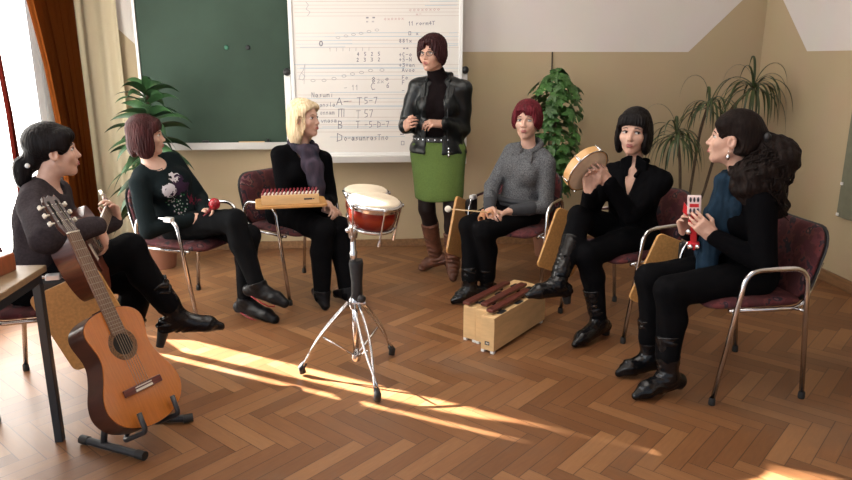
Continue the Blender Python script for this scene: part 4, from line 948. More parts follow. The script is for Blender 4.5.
def face_parts(par, org, c, H, z=1.0, brow='brow', gaze=(0, 1, 0), lip='lips', lash=1.0, smile=.0015):
    loc = lambda x, y, zz: V(c)+H @ (V(x, y, zz)*z)-V(org)
    for x in (-1, 1):
        bm = bmesh.new(); ball(bm, loc(x*.031, .0655, .0005), z, 3, (.0150, .0095, .0074), H.T); e = obj('eye', bm, M['eye_white'], par, smooth=True)
        bm = bmesh.new(); ball(bm, loc(x*.031+gaze[0]*.006, .0702, .0007+gaze[2]*.003), z, 2, (.0064, .0060, .0064), H.T); obj('iris', bm, M['iris'], e, smooth=True)
        bm = bmesh.new(); pts = [loc(x*(.031-.0145+.029*t), .0765-.011*abs(t-.42)**1.4, .0040+.0050*math.sin(math.pi*t)-.0012*t) for t in np.linspace(0, 1, 9)]
        tube(bm, pts, [.0009*lash*z]+[.0017*lash*z]*7+[.0008*lash*z], 6); obj('eyelashes', bm, M['brow'], e, smooth=True)
        bm = bmesh.new(); pts = [loc(x*(.012+.036*t), .0780-.016*t*t, .0205+.0055*math.sin(math.pi*min(1, t*1.15))-.003*t) for t in np.linspace(0, 1, 9)]
        tube(bm, pts, [.0016*z, .0022*z, .0025*z, .0025*z, .0023*z, .0021*z, .0018*z, .0014*z, .0008*z], 6); obj('eyebrow', bm, M[brow], par, smooth=True)
    bm = bmesh.new(); T = np.linspace(-1, 1, 13)
    for z0, bow, rr, y0 in ((-.0592, -.0016, .0036, .0892), (-.0668, .0022, .0046, .0884)):
        pts = [loc(.0235*t, y0-.0135*t*t-.004*abs(t)**3, z0+smile*t*t+(bow*(1-t*t) if z0 < -.063 else 0)*-1+(-.0010*math.cos(9*t)*(1-abs(t)) if z0 > -.063 else 0)+(-.0016*t*t if z0 > -.063 else .0048*t*t)) for t in T]
        tube(bm, pts, [max(.0007, rr*(1-abs(t)**3)**.65)*z for t in T], 8)
    obj('lips', bm, M[lip], par, smooth=True)
def hair_disp(c, H, amp, freq, seed=0, vert=True):
    c = V(c)
    def f(X, Y, Z):
        x = (X-c[0])*H[0, 0]+(Y-c[1])*H[1, 0]+(Z-c[2])*H[2, 0]; y = (X-c[0])*H[0, 1]+(Y-c[1])*H[1, 1]+(Z-c[2])*H[2, 1]; z = (X-c[0])*H[0, 2]+(Y-c[1])*H[1, 2]+(Z-c[2])*H[2, 2]
        a = np.arctan2(x, y+.0001); w = np.clip(np.sqrt(x*x+y*y)/.06, 0, 1)
        return amp*w*(np.sin(a*freq+3*np.sin(z*14+seed))*.6+np.sin(a*freq*2.3+z*25+seed)*.4)
    return f
class Person: pass
def torso_prims(s, p, k=.035, bust=1.0, slim=1.0):
    P, N, f, r, fc, rc, u = p.P, p.N, p.f, p.r, p.fc, p.rc, p.u
    Hh = np.stack([r, f, V(0, 0, 1)], 1); fcu = nrm(fc-u*np.dot(fc, u)); Cc = np.stack([rc, fcu, u], 1); L = np.linalg.norm(N-P)
    s.ell(P+V(0, 0, .015)-f*.015, V(.165*slim, .125, .115), Hh, k); s.ell(P+u*L*.36, V(.127*slim, .098, .14), np.stack([nrm(r+rc), nrm(np.cross(u, nrm(r+rc))), u], 1), k+.02)
    s.ell(P+u*L*.66, V(.146*slim, .108, .15), Cc, k); s.cone(p.shR*.9+p.shL*.1, p.shL*.9+p.shR*.1, .054, .054, k)
    s.cone(N-u*.03-fcu*.012, (p.shR*.55+N*.45)-fcu*.015, .05, .045, .03); s.cone(N-u*.03-fcu*.012, (p.shL*.55+N*.45)-fcu*.015, .05, .045, .03)
    for q in (-1, 1): s.ell(P+u*L*.64+rc*.068*q+fcu*.078, V(.058, .050, .058)*bust, Cc, .03)
def arm_prims(s, p, k=.02, cut=1.0, fat=1.0):
    for S in 'RL':
        sh, el, wr = (getattr(p, n+S) for n in ('sh', 'el', 'wr')); s.cone(sh, el, .047*fat, .039*fat, .02); s.cone(el, el+(wr-el)*cut, .038*fat, .027*fat+(1-cut)*.01, .012)
def leg_prims(s, p, k=.02, fat=1.0, to=1.0, upper=True):
    for S in 'RL':
        hp, kn, an = (getattr(p, n+S) for n in ('hp', 'kn', 'an')); m = kn+(an-kn)*.33-nrm(p.f)*.0
        if upper: s.cone(hp, kn, .083*fat, .056*fat, .03)
        cb = nrm(np.cross(np.cross(kn-hp, an-kn), an-kn)); cb = cb if np.linalg.norm(cb) > .5 else -p.f
        e = kn+(an-kn)*to; c_ = kn+(an-kn)*.34+cb*.016
        s.cone(kn, c_, .055*fat, .052*fat, k); s.cone(c_, e, .052*fat, (.036 if to > .8 else .045)*fat, k)
def foot_prims(s, an, toe, fat=1.0, pointy=False, heel=.0, k=.015):
    an, toe = V(an), V(toe); t = toe-an; d = nrm(t); dn = nrm(V(0, 0, -1)-d*np.dot(V(0, 0, -1), d)); hl = an+dn*.055-d*.045
    s.cone(hl, an, .028*fat, .034*fat, k); s.cone(an-d*.005, an*.4+toe*.6+dn*.004, .035*fat, .025*fat, .02); s.cone(hl, toe-d*.07, .026*fat, .032*fat, .02); s.cone(toe-d*.075, toe-d*.010, .032*fat, .010 if pointy else .021*fat, .015)
def person(label, **k):
    """joints in world space; builds the continuous skin body and returns the joint record"""
    p = Person(); p.__dict__.update(k); p.org = V(p.P[0], p.P[1], 0)
    for n in ('P', 'N', 'f', 'fc', 'head'): setattr(p, n, V(getattr(p, n)))
    p.f = nrm(p.f); p.r = V(p.f[1], -p.f[0], 0); p.fc = nrm(p.fc); p.rc = V(p.fc[1], -p.fc[0], 0); p.u = nrm(p.N-p.P); p.rc = nrm(p.rc-p.u*np.dot(p.rc, p.u))
    if 'tilt' in k: p.rc = nrm(p.rc+V(0, 0, p.tilt))
    sw = k.get('sw', .152)
    p.shR = p.N+p.rc*sw-p.u*.058; p.shL = p.N-p.rc*sw-p.u*.058; p.hpR = p.P+p.r*.088; p.hpL = p.P-p.r*.088
    for S in 'RL':
        tgt, pole = p.arms[S][:2]; e, w = ik(getattr(p, 'sh'+S), tgt, .275, .245, pole); setattr(p, 'el'+S, e); setattr(p, 'wr'+S, w)
        tgt, pole = p.legs[S][:2]; e, w = ik(getattr(p, 'hp'+S), tgt, p.__dict__.get('thigh', .43), p.__dict__.get('shin', .41), pole); setattr(p, 'kn'+S, e); setattr(p, 'an'+S, w)
    p.H = frame_head(p.hf, roll=k.get('hroll', 0)); p.z = k.get('hz', .97); p.label = label
    s = Sdf(); torso_prims(s, p, bust=.9); arm_prims(s, p); leg_prims(s, p)
    s.cone(p.N-p.u*.05, p.head+p.H @ V(0, -.024, -.070)*p.z, .049, .045, .03)
    head_prims(s, p.head, p.H, p.z, k.get('nose', 1), k.get('jaw', 1))
    for S in 'RL':
        a = p.arms[S]; hand_prims(s, getattr(p, 'wr'+S), a[2], a[3], S, *a[4:5], **(a[5] if len(a) > 5 else {})); foot_prims(s, getattr(p, 'an'+S), V(getattr(p, 'an'+S))+(V(p.legs[S][2])-V(getattr(p, 'an'+S)))*.86, .80, True)
    p.body = sculpt('person', s, .0052, M[k.get('skin', 'skin')], None, p.org, it=1); p.body.location = p.org
    tag(p.body, label, 'person'); face_parts(p.body, p.org, p.head, p.H, p.z, k.get('brow', 'brow'), k.get('gaze', (0, 1, 0)), k.get('lip', 'lips'), k.get('lash', 1), k.get('smile', .0015)); return p
def wear(p, name, s, m, inflate=0.0, h=.008, disp=None, it=1, label=None):
    o = sculpt(name, s, h, m, p.body, p.org, inflate, disp, it)
    if label: o['label'] = label
    return o
def sweater(p, m, name='sweater', neck=(.085, .035, .02), infl=.011, hem=-.10, cuffs=True, bust=1.0, wr=1.0, fat=1.0, slim=1.0, amp=.003, sleeve=1.0, vneck=0):
    s = Sdf(); torso_prims(s, p, bust=bust, slim=slim); arm_prims(s, p, cut=.96*wr, fat=fat)
    s.cut(p.P+p.u*hem, -p.u, .004)
    for S in 'RL': pass
    fcu = nrm(p.fc-p.u*np.dot(p.fc, p.u)); s.ell(p.N+fcu*neck[1]+p.u*neck[2], V(neck[0], neck[0], neck[0]*1.05), None, .006, '-')
    if vneck: s.cone(p.N+fcu*.085+p.u*.03, p.N+fcu*.115-p.u*vneck, .060, .018, .006, '-')
    return wear(p, name, s, m, infl, .0075, wrinkle(amp, 38, int(p.P[0]*100) % 97, (1, 1, .6)))
def trousers(p, m, to=1.0, infl=.010, fat=1.0, name='trousers', amp=.0028, rise=.05):
    s = Sdf(); Hh = np.stack([p.r, p.f, V(0, 0, 1)], 1); s.ell(p.P+V(0, 0, .015)-p.f*.015, V(.165, .125, .115), Hh, .03); s.ell(p.P+p.u*.10, V(.145, .11, .10), Hh, .04); s.cut(p.P+p.u*rise, p.u, .004); leg_prims(s, p, to=to, fat=fat)
    return wear(p, name, s, m, infl, .008, wrinkle(amp, 34, 3))
def boot(p, S, m, top=.55, infl=.010, heel=.045, pointy=True, shaft=1.0, name='boot', slouch=.0025, toe=None):
    """top = fraction of the shin (from the knee) where the shaft starts"""
    kn, an = getattr(p, 'kn'+S), getattr(p, 'an'+S); toe = V(p.legs[S][2]) if toe is None else V(toe); s = Sdf(); a = kn+(an-kn)*top; cb = nrm(an-kn)
    s.cone(a, kn+(an-kn)*.8, .047*shaft, .037*shaft, .02); s.cone(kn+(an-kn)*.8, an, .037*shaft, .034*shaft, .02); foot_prims(s, an, toe, .92, pointy); s.cut(a+cb*.004, -cb, .004)
    def ring(X, Y, Z): return slouch*np.sin(((X-a[0])*cb[0]+(Y-a[1])*cb[1]+(Z-a[2])*cb[2])*200+2.5*np.sin(X*41+Y*37))*np.clip(.55+.6*np.sin(X*23-Y*19+Z*21), 0, 1)
    o = wear(p, name, s, m, infl, .006, ring)
    if heel:
        t = toe-an; d = nrm(t); dn = nrm(V(0, 0, -1)-d*np.dot(V(0, 0, -1), d)); hl = an+dn*.082-d*.045
        bm = bmesh.new(); tube(bm, [hl-dn*.012-V(p.org), hl+dn*heel*.5-V(p.org)+d*.004, hl+dn*heel-V(p.org)+d*.006], [.030, .023, .019], 12); obj('heel', bm, M['rubber'], o, smooth=True, sharp=40)
    return o
def cap_hair(p, m, prims, cuts=(), amp=.0025, freq=46, h=.0045, name='hair', k=.02, infl=0.0):
    """prims/cuts: (centre, radii) ellipsoids in head space, or (a, b, r1, r2) cones"""
    s = Sdf(); z = p.z; L = lambda q: p.head+p.H @ (V(*q)*z)
    for op, lst in (('+', prims), ('-', cuts)):
        for q in lst:
            kk = k if op == '+' else .006
            if len(q) == 2: s.ell(L(q[0]), V(*q[1])*z, p.H, kk, op)
            elif len(q) == 3: s.boxx(L(q[0]), V(*q[1])*z-q[2]*z, q[2]*z, p.H, kk, op)
            else: s.cone(L(q[0]), L(q[1]), q[2]*z, q[3]*z, kk, op)
    return wear(p, name, s, m, infl, h, hair_disp(p.head, p.H, amp, freq))
def hair_mat(name, c, rough=.42, c2=None):
    return mat(name, c, rough+.12, var=.35 if c2 is None else 0, col2=c2, vscale=60, bump=.5, bscale=110, bstretch=(1, 1, .12), spec=.12)
CAP = ((0, -.020, .036), (.083, .101, .090))
def plc(par_p, o, label, cat, group=None): return tag(o, label, cat, group)
def cl(px, py, ref):
    d = ray(px, py); ref = V(ref); t = np.dot(ref-EYE, d)/np.dot(d, d); return EYE+d*t
Z = V(0, 0, 1)
def seat_pos(c, f, back=.05, z=.535): return V(c[0], c[1], 0)-f*back+Z*z
HM = {'black': hair_mat('black hair', (.0055, .004, .0042), .36), 'auburn': hair_mat('dark auburn hair', (.032, .0075, .0075), .38), 'blonde': hair_mat('blonde hair', (.56, .42, .25), .45, (.78, .64, .44)),
      'brown_red': hair_mat('dark reddish brown hair', (.026, .007, .008), .42), 'red': hair_mat('dyed dark red hair', (.095, .010, .016), .38), 'darkbrown': hair_mat('dark brown curls', (.0095, .0055, .0045), .5)}
M['brow_blond'] = mat('light eyebrow hair', (.25, .15, .08), .8)
M['lips_dark'] = mat('dark red lips', (.33, .06, .06), .35)

# ---------------------------------------------------------------- woman with the frame drum
P0 = seat_pos(C6, F6, .04); tf = unit(-.62, -.78); N0 = cl(636, 168, P0+Z*.49+tf*.03)
aL = atz(599, 322, .095); kR = P0+F6*.37+Z*.12
p6 = person('woman with a black bob and black shirt, legs crossed, tapping a hand drum', P=P0, N=N0, f=F6, fc=tf, hz=1.07, head=cl(634, 131, N0+Z*.165+tf*.035), hf=(-.52, -.85, -.04), gaze=(-.9, 1, 0), lash=1.6, lip='lips', skin='skin_pale', hroll=.03,
   arms={'R': (cl(590, 192, N0+tf*.36-Z*.16), (-.2, .3, -1), (-.2, -.1, 1), (.3, -.9, -.1), .55), 'L': (cl(608, 182, N0+tf*.32-Z*.13), (.22, .0, -1), (-.75, -.25, .62), (-.35, .80, .2), .28, dict(spread=.22))},
   legs={'L': (aL, F6+Z*.7, atz(574, 345, .02)), 'R': (cl(557, 284, P0+F6*.68-Z*.20+V(.02, -.07, 0)), Z+F6*.5, cl(527, 296, P0+F6*.86-Z*.28+V(0, -.06, 0)))})
cap_hair(p6, HM['black'], [CAP, ((.068, -.012, -.035), (.028, .072, .088)), ((-.068, -.012, -.035), (.028, .072, .088)), ((0, -.078, -.03), (.075, .042, .085)), ((0, .060, .062), (.066, .024, .034)), ((.045, .045, .04), (.032, .035, .05)), ((-.045, .045, .04), (.032, .035, .05))],
   [((0, .122, -.064), (.072, .075, .100), .03), ((0, .09, -.02), (.044, .05, .055), .03)], .0028, 40)
p = p6; sweater(p, M['black_knit'], 'shirt', (.058, .055, .025), fat=1.12, vneck=.13); trousers(p, M['black_trouser'], to=.9)
s = Sdf(); fcu = p.fc
for q in (-1, 1): s.boxx(p.N+p.rc*.045*q+fcu*.045+Z*.028, (.024, .028, .003), .006, rotm(p.rc*q+fcu*.5, Z*.9+p.rc*.5*q, fcu), .01); s.cone(p.N+p.rc*.055*q-fcu*.02+Z*.04, p.N+p.rc*.028*q+fcu*.085-Z*.03, .011, .012, .02)
s.cone(p.N+p.rc*.05-fcu*.035+Z*.045, p.N-p.rc*.05-fcu*.035+Z*.045, .014, .014, .02)
wear(p, 'shirt_collar', s, M['black_knit'], 0, .005)
for S in 'LR': boot(p, S, M['leather_boot'], .30 if S == 'R' else .48, heel=.05)

# ---------------------------------------------------------------- woman in the blue scarf
P0 = seat_pos(C7, F7, .03); N0 = cl(745, 183, P0+Z*.49+V(-.02, 0, 0)); tf = unit(-1, .02)
p7 = person('woman with long dark curly ponytail and blue scarf, holding a red jingle instrument', P=P0, N=N0, f=F7, fc=tf, head=cl(732, 138, N0+Z*.165+tf*.05), hf=(-.86, .50, .06), skin='skin_pale', nose=1.1, hz=1.04,
   arms={'L': (cl(713, 236, N0+tf*.25-Z*.24-V(0, .08, 0)), (.5, -.35, -.8), (-.75, .15, .65), (.1, 1, .2), .55), 'R': (cl(686, 232, N0+tf*.30-Z*.24+V(0, .10, 0)), (.3, .4, -.9), (-.4, -.3, .85), (.3, -.95, .1), .6)},
   legs={'L': (atz(668, 376, .095), F7+Z*.7, atz(634, 397, .02)), 'R': (atz(650, 357, .095), F7+Z*.7, atz(617, 374, .02))})
p = p7; cap_hair(p, HM['darkbrown'], [((0, -.024, .038), (.086, .104, .094)), ((0, -.09, .01), (.06, .06, .06)), ((.05, -.05, -.02), (.035, .055, .05)), ((-.05, -.05, -.02), (.035, .055, .05)), ((.05, .030, .062), (.036, .045, .035)), ((-.05, .030, .062), (.036, .045, .035))], [((0, .122, -.02), (.055, .066, .095), .04), ((.085, .012, -.03), (.035, .055, .05)), ((-.085, .012, -.03), (.035, .055, .05))], .002, 50)
# the curly tail
r = random.Random(3); hb_ = p.head+p.H @ V(0, -.125, .0); bk = nrm(V(p.H[0, 1], p.H[1, 1], 0))*-1
tail = [hb_, hb_+bk*.055-Z*.07+V(.01, -.02, 0), cl(757, 182, hb_+bk*.05-Z*.17+V(.02, -.06, 0)), cl(772, 206, hb_+bk*.06-Z*.29+V(.03, -.08, 0))]
s = Sdf(); rad = [.036, .084, .116, .065]
for a, b, ra, rb in zip(tail[:-1], tail[1:], rad[:-1], rad[1:]): s.cone(a, b, ra, rb, .05)
hair_tail = wear(p, 'ponytail', s, HM['darkbrown'], 0, .007, wrinkle(.010, 70, 4))
bm = bmesh.new()
for i in range(120):
    a = r.uniform(0, 6.28); rr_ = r.uniform(.78, 1.12); ph = r.uniform(0, 6.28); tw = r.choice((-1, 1))*r.uniform(26, 40); pts = []; t0 = r.uniform(0, .5); t1 = r.uniform(.75, 1.1)
    for k in range(26):
        t = t0+(t1-t0)*k/25; seg = min(int(t*3), 2); ff = t*3-seg; c = tail[seg]*(1-ff)+tail[seg+1]*ff; R0 = rad[seg]*(1-ff)+rad[seg+1]*ff
        x, y, _ = frame_z(tail[2]-tail[1]); cu = .011*min(1, 3*t); ang = a+t*.6
        pts.append(c+(x*math.cos(ang)+y*math.sin(ang))*R0*rr_+(x*math.cos(ph+t*tw)+y*math.sin(ph+t*tw))*cu-p.org)
    tube(bm, pts, [.0035]*23+[.003, .002, .001], 5)
obj('curls', bm, HM['darkbrown'], hair_tail, smooth=True)
bm = bmesh.new(); cc = hb_+bk*.02+Z*.012; x_ = p.H[:, 0]
for q in (-1, 1): ball(bm, cc+x_*.028*q-p.org+Z*.004, 1, 2, (.036, .020, .026), np.stack([nrm(x_+Z*.3*q), nrm(np.cross(Z, x_)), Z], 0))
obj('hair_clip', bm, M['black_plastic'], p.body, smooth=True)
sweater(p, M['black_knit'], 'cardigan', (.06, .05, .03), fat=1.1); trousers(p, M['black_trouser'], to=.75, fat=1.06)
M['blue_scarf'] = mat('dusty blue scarf', (.010, .024, .042), .9, spec=.1, var=.35, vscale=25, bump=.4, bscale=45, bstretch=(1, 1, .35))
s = Sdf(); n_ = p.N
for k in range(10):
    a0, a1 = 2*math.pi*k/10, 2*math.pi*(k+1)/10; f_ = lambda a: n_+p.rc*.082*math.cos(a)+p.fc*(.018+.085*math.sin(a))+Z*(.030-.022*math.sin(a)); s.cone(f_(a0), f_(a1), .026, .026, .02)
s.chain([n_+p.fc*.095-p.rc*.03+Z*.0, n_+p.fc*.125-p.rc*.045-Z*.12, n_+p.fc*.150-p.rc*.05-Z*.26, n_+p.fc*.165-p.rc*.055-Z*.40], [.040, .048, .046, .050], .03); s.chain([n_+p.fc*.09+p.rc*.01, n_+p.fc*.12+p.rc*.0-Z*.15, n_+p.fc*.15+p.rc*.01-Z*.34], [.038, .045, .045], .03)
s.chain([n_+p.fc*.02-p.rc*.09-Z*.0, n_+p.fc*.085-p.rc*.085-Z*.10, n_+p.fc*.11-p.rc*.07-Z*.22], [.03, .034, .03], .03)
wear(p, 'scarf', s, M['blue_scarf'], 0, .0065, wrinkle(.005, 75, 9, (1, 1, .35)))
bm = bmesh.new(); ec = p.head+p.H @ V(-.079, .002, -.05)-p.org; tube(bm, [ec, ec-Z*.012], .0015, 6); lathe(bm, [(0, -.004), (.006, 0), (.009, .012), (.006, .022), (0, .026)], ec-Z*.04, seg=10); obj('earring', bm, M['chrome'], p.body, smooth=True)
for S in 'LR': boot(p, S, M['leather_boot'], .50, heel=.012, slouch=.003, shaft=1.05)
# red jingle instrument held upright
M['toy_red'] = mat('glossy red', (.50, .012, .022), .3); M['toy_white'] = mat('white pink panel', (.72, .58, .58), .4)
jc = cl(694, 222, (p.wrL+p.wrR)/2+tf*.075+Z*.03); jup = nrm(V(-.10, -.05, 1)); jf = nrm(np.cross(jup, np.cross(V(-.45, -.9, 0), jup))); jx = nrm(np.cross(jf, jup)); 
J = bpy.data.objects.new('jingle_stick', None); C.objects.link(J); tag(J, 'red hand held jingle instrument with a white slotted top, held by the scarf woman', 'instrument'); J.matrix_world = mtx(jx, jf, jup, jc)
bm = bmesh.new(); box(bm, (0, 0, -.03), (.030, .022, .17), bev=.006); box(bm, (.0, 0, -.115), (.055, .032, .040), bev=.01); box(bm, (0, 0, .0), (.05, .026, .03), bev=.006); prism(bm, [(.02, .06), (.045, .095), (.05, .05), (.03, .03)], .012, (0, -.006, 0), (V(1, 0, 0), V(0, 0, 1), V(0, 1, 0))); obj('stick', bm, M['toy_red'], J)
bm = bmesh.new(); box(bm, (0, .004, .085), (.060, .030, .085), bev=.004); pn = obj('white_panel', bm, M['toy_white'], J)
bm = bmesh.new(); box(bm, (0, .0195, .085), (.040, .002, .016)); obj('panel_print', bm, M['toy_red'], pn)
for z_ in (.060, .112):
    for x_ in (-.016, 0, .016):
        bm = bmesh.new(); ball(bm, (x_, .018, z_), 1, 2, (.0055, .005, .013)); obj('slot', bm, M['ink'], pn, smooth=True)
for x_, z_ in ((-.024, -.045), (.024, -.045), (-.02, -.015), (-.015, -.118), (.015, -.118)):
    bm = bmesh.new(); lathe(bm, [(0, -.003), (.010, -.002), (.014, 0), (.010, .002), (0, .003)], (x_, .016, z_), (.3, 1, .1), 14); obj('jingle', bm, M['chrome'], J, smooth=True)

# ---------------------------------------------------------------- frame drum
dn = nrm(-nrm(ray(588, 171))*.60 + RT*.66 + UP*-.62); dc = cl(588.5, 171.5, p6.wrL+nrm(V(-.75, -.25, .62))*.10-dn*.02)
D = bpy.data.objects.new('frame_drum', None); C.objects.link(D); tag(D, 'shallow round wooden hand drum with metal clamps, held up in front of the black shirt', 'drum'); x, y, z = frame_z(dn); D.matrix_world = mtx(x, y, z, dc-dn*.05); rr_ = .128
bm = bmesh.new(); lathe(bm, [(rr_-.007, 0), (rr_, 0), (rr_, .048), (rr_-.007, .048)], seg=48, closed=True); obj('wooden_rim', bm, mat('honey beech rim', (.58, .33, .13), .4), D, smooth=True, sharp=40)
bm = bmesh.new(); lathe(bm, [(0, .047), (rr_-.004, .047), (rr_-.002, .044), (0, .044)], seg=48); obj('drum_skin', bm, mat('translucent tan drum skin', (.70, .58, .42), .35, var=.1, vscale=15), D, smooth=True, sharp=40)
bm = bmesh.new(); tube(bm, [(rr_*1.01*math.cos(a), rr_*1.01*math.sin(a), .046) for a in [i*math.pi/24 for i in range(48)]], .0035, 6, closed=True); obj('tension_hoop', bm, M['chrome'], D, smooth=True)
for i in range(6):
    a = math.pi/3*(i+.4); c, s_ = math.cos(a), math.sin(a); bm = bmesh.new(); box(bm, ((rr_+.006)*c, (rr_+.006)*s_, .034), (.012, .012, .026), (V(c, s_, 0), V(-s_, c, 0), Z), bev=.002); tube(bm, [((rr_+.007)*c, (rr_+.007)*s_, .03), ((rr_+.007)*c, (rr_+.007)*s_, .0)], .003, 6); obj('clamp', bm, M['chrome'], D)

# ---------------------------------------------------------------- red haired woman with mallet
P0 = seat_pos(C5, F5, .03); tf = unit(-.76, -.65); N0 = cl(531, 149, P0+Z*.49)
p5 = person('woman with short dark red hair and grey knit sweater, holding a mallet and wooden tubes', P=P0, N=N0, f=unit(-.72, -.70), fc=tf, hz=1.03, head=cl(527, 120, N0+Z*.165+tf*.03), hf=(-.42, -.905, .02), gaze=(-.4, 1, 0), skin='skin_pale', smile=.0065,
   arms={'R': (cl(489, 209, P0+tf*.30+Z*.17), (-.6, .4, -.8), (.1, -.95, -.3), (.5, .3, -.8), .75), 'L': (cl(511, 211, P0+tf*.27+Z*.16), (.8, .1, -.8), (-.9, -.35, -.15), (.1, -.3, -.95), .75)},
   legs={'R': (atz(470, 290, .095), unit(-.72, -.70)+Z*.7, atz(452, 302, .02)), 'L': (atz(487, 287, .095), unit(-.7, -.7)+Z*.7, atz(473, 303, .02))})
p = p5; cap_hair(p, HM['red'], [((0, -.020, .040), (.088, .103, .092)), ((0, .060, .064), (.068, .027, .034)), ((.074, -.005, -.002), (.022, .055, .056)), ((-.074, -.005, -.002), (.022, .055, .056)), ((0, -.08, -.01), (.06, .035, .07)), ((.058, .045, .01), (.022, .026, .05)), ((-.058, .045, .01), (.022, .026, .05))],
   [((0, .114, -.066), (.057, .072, .098), .035), ((.03, .118, .03), (.035, .05, .03), .02)], .0035, 34)
def sweater_mat(name, c1, c2, sc=140):
    m = mat(name, c1, .95, col2=c2, vscale=sc, bump=.4, bscale=160, bstretch=(1, 1, 1.6), spec=.15); return m
M['grey_knit'] = sweater_mat('heather grey knit', (.045, .047, .052), (.15, .155, .165)); M['dark_rib'] = mat('charcoal rib knit', (.036, .038, .044), .95, bump=.3, bscale=150)
sweater(p, M['grey_knit'], 'sweater', (.050, .03, .03), cuffs=True, fat=.98, wr=.62)
s = Sdf()
for S in 'RL':
    e, w_ = getattr(p, 'el'+S), getattr(p, 'wr'+S); s.cone(e+(w_-e)*.45, e+(w_-e)*.97, .036, .028, .01)
for S in 'RL':
    s = Sdf(); e, w_ = getattr(p, 'el'+S), getattr(p, 'wr'+S); s.cone(e+(w_-e)*.42, e+(w_-e)*.97, .036, .027, .01); wear(p, 'sleeve_cuff', s, M['dark_rib'], .010, .007, wrinkle(.002, 60, 5))
s = Sdf(); Hc = np.stack([p.rc, p.fc, Z], 1); s.ell(p.P+p.u*.085, V(.150, .118, .022), Hc, .02); wear(p, 'waistband', s, M['dark_rib'], .017, .007)
s = Sdf(); fcu = p.fc
ang = [R(20+320*k/12) for k in range(13)]; rg = [p.N+p.rc*.068*math.sin(a)+fcu*(.012+.074*math.cos(a))+Z*(.022-.032*math.cos(a)) for a in ang]; s.chain(rg, [.017]*13, .015)
for q in (-1, 1): s.boxx(p.N+p.rc*.050*q+fcu*.090-Z*.030, (.026, .030, .002), .006, rotm(p.rc+fcu*.35*q*-1, Z+p.rc*.4*q, fcu), .012)
wear(p, 'sweater_collar', s, M['grey_knit'], 0, .0055)
trousers(p, M['black_trouser'], to=.8)
for S in 'LR': boot(p, S, M['leather_boot'], .62, heel=.02)
# mallet and tubes
M['mallet_stick'] = mat('pale mallet stick', (.55, .40, .22), .5); ma, mb = cl(448, 209, p.wrR+tf*.05+V(-.16, -.02, .02)), p.wrR+nrm(V(.1, -.95, -.3))*.09-V(0, 0, .022)
mb = cl(497, 213, mb); ml = empty('mallet', tuple(ma), 0, 'wooden beater with a round white head in the hand of the grey sweater woman', 'mallet')
bm = bmesh.new(); tube(bm, [ma, mb+(mb-ma)*.05], .0042, 8); at0(obj('stick', bm, M['mallet_stick'], ml, smooth=True), ml)
bm = bmesh.new(); ball(bm, ma, .021, 3, (1, .92, 1)); at0(obj('beater_head', bm, mat('white felt', (.74, .70, .62), .8), ml, smooth=True), ml)
ta, tb_ = cl(481, 219, p.wrR+tf*.12-Z*.03), cl(490, 215, p.wrR+tf*.12-Z*.02); td = nrm(V(.30, .93, .12)); tt = empty('wooden_tubes', tuple(ta), 0, 'pair of hollow pale wooden tubes held on the lap of the grey sweater woman', 'instrument')
for q in (ta, tb_):
    bm = bmesh.new(); x, y, z = frame_z(td); lathe(bm, [(.022, 0), (.023, .004), (.023, .13), (0, .131), (0, .125), (.015, .12), (.015, 0)], q, td, 24, closed=False); lathe(bm, [(.015, 0), (.022, 0)], q, td, 24); bmesh.ops.remove_doubles(bm, verts=bm.verts[:], dist=.0002); at0(obj('tube', bm, mat('reddish bamboo', (.55, .27, .14), .45), tt, smooth=True, sharp=40), tt)
bm = bmesh.new(); tube(bm, [ta+td*.06, tb_+td*.06], .007, 8); at0(obj('joint', bm, M['mallet_stick'], tt, smooth=True), tt)

# ---------------------------------------------------------------- standing teacher
tf = unit(-.30, -.95); P0 = cl(438, 158, (.42, 4.93, .90)); P0[2] = .905; N0 = cl(440, 80, P0+Z*.50)
p4 = person('woman standing before the whiteboard in black leather jacket, green skirt and glasses', P=P0, N=N0, f=unit(-.25, -.97), fc=tf, hz=1.0, sw=.162, head=cl(432, 53, N0+Z*.165+tf*.045), hf=(-.60, -.80, -.03), thigh=.415, shin=.40, skin='skin', jaw=1.04,
   arms={'R': (cl(405, 127, N0-Z*.40+tf*.20-V(.10, 0, 0)), (-.22, .5, -1), (.25, -.85, .35), (.9, .2, .1), .85), 'L': (cl(441, 124, N0-Z*.38+tf*.20+V(.05, 0, 0)), (.35, .5, -1), (-.85, -.45, .10), (-.1, .5, -.85), .7)},
   legs={'R': (atz(436, 257, .115), unit(-.4, -.9), atz(421, 268, .02)), 'L': (atz(453, 264, .115), unit(-.1, -1), atz(453, 279, .02))})
p = p4; cap_hair(p, HM['brown_red'], [((0, -.018, .042), (.090, .105, .092)), ((0, .058, .066), (.072, .028, .036)), ((.076, -.005, -.010), (.024, .060, .060)), ((-.076, -.005, -.010), (.024, .060, .060)), ((0, -.08, -.02), (.066, .04, .08)), ((.060, .045, .025), (.024, .026, .045)), ((-.060, .045, .025), (.024, .026, .045))],
   [((0, .115, -.070), (.052, .074, .098), .035), ((-.02, .12, .035), (.03, .05, .03), .02)], .004, 28)
bm = bmesh.new(); lc = lambda x, y, z: p.head+p.H @ (V(x, y, z)*p.z)-p.org
for q in (-1, 1):
    tube(bm, [lc(q*.033+.024*math.cos(a)*(1 if abs(math.cos(a)) < .9 else .97), .088-.006*abs(math.cos(a))*(1 if math.cos(a)*q > 0 else 0), -.002+.0155*math.sin(a)) for a in [i*math.pi/9 for i in range(18)]], .0019, 6, closed=True); tube(bm, [lc(q*.057, .082, .004), lc(q*.076, .06, .005), lc(q*.080, -.01, .002)], .0018, 6)
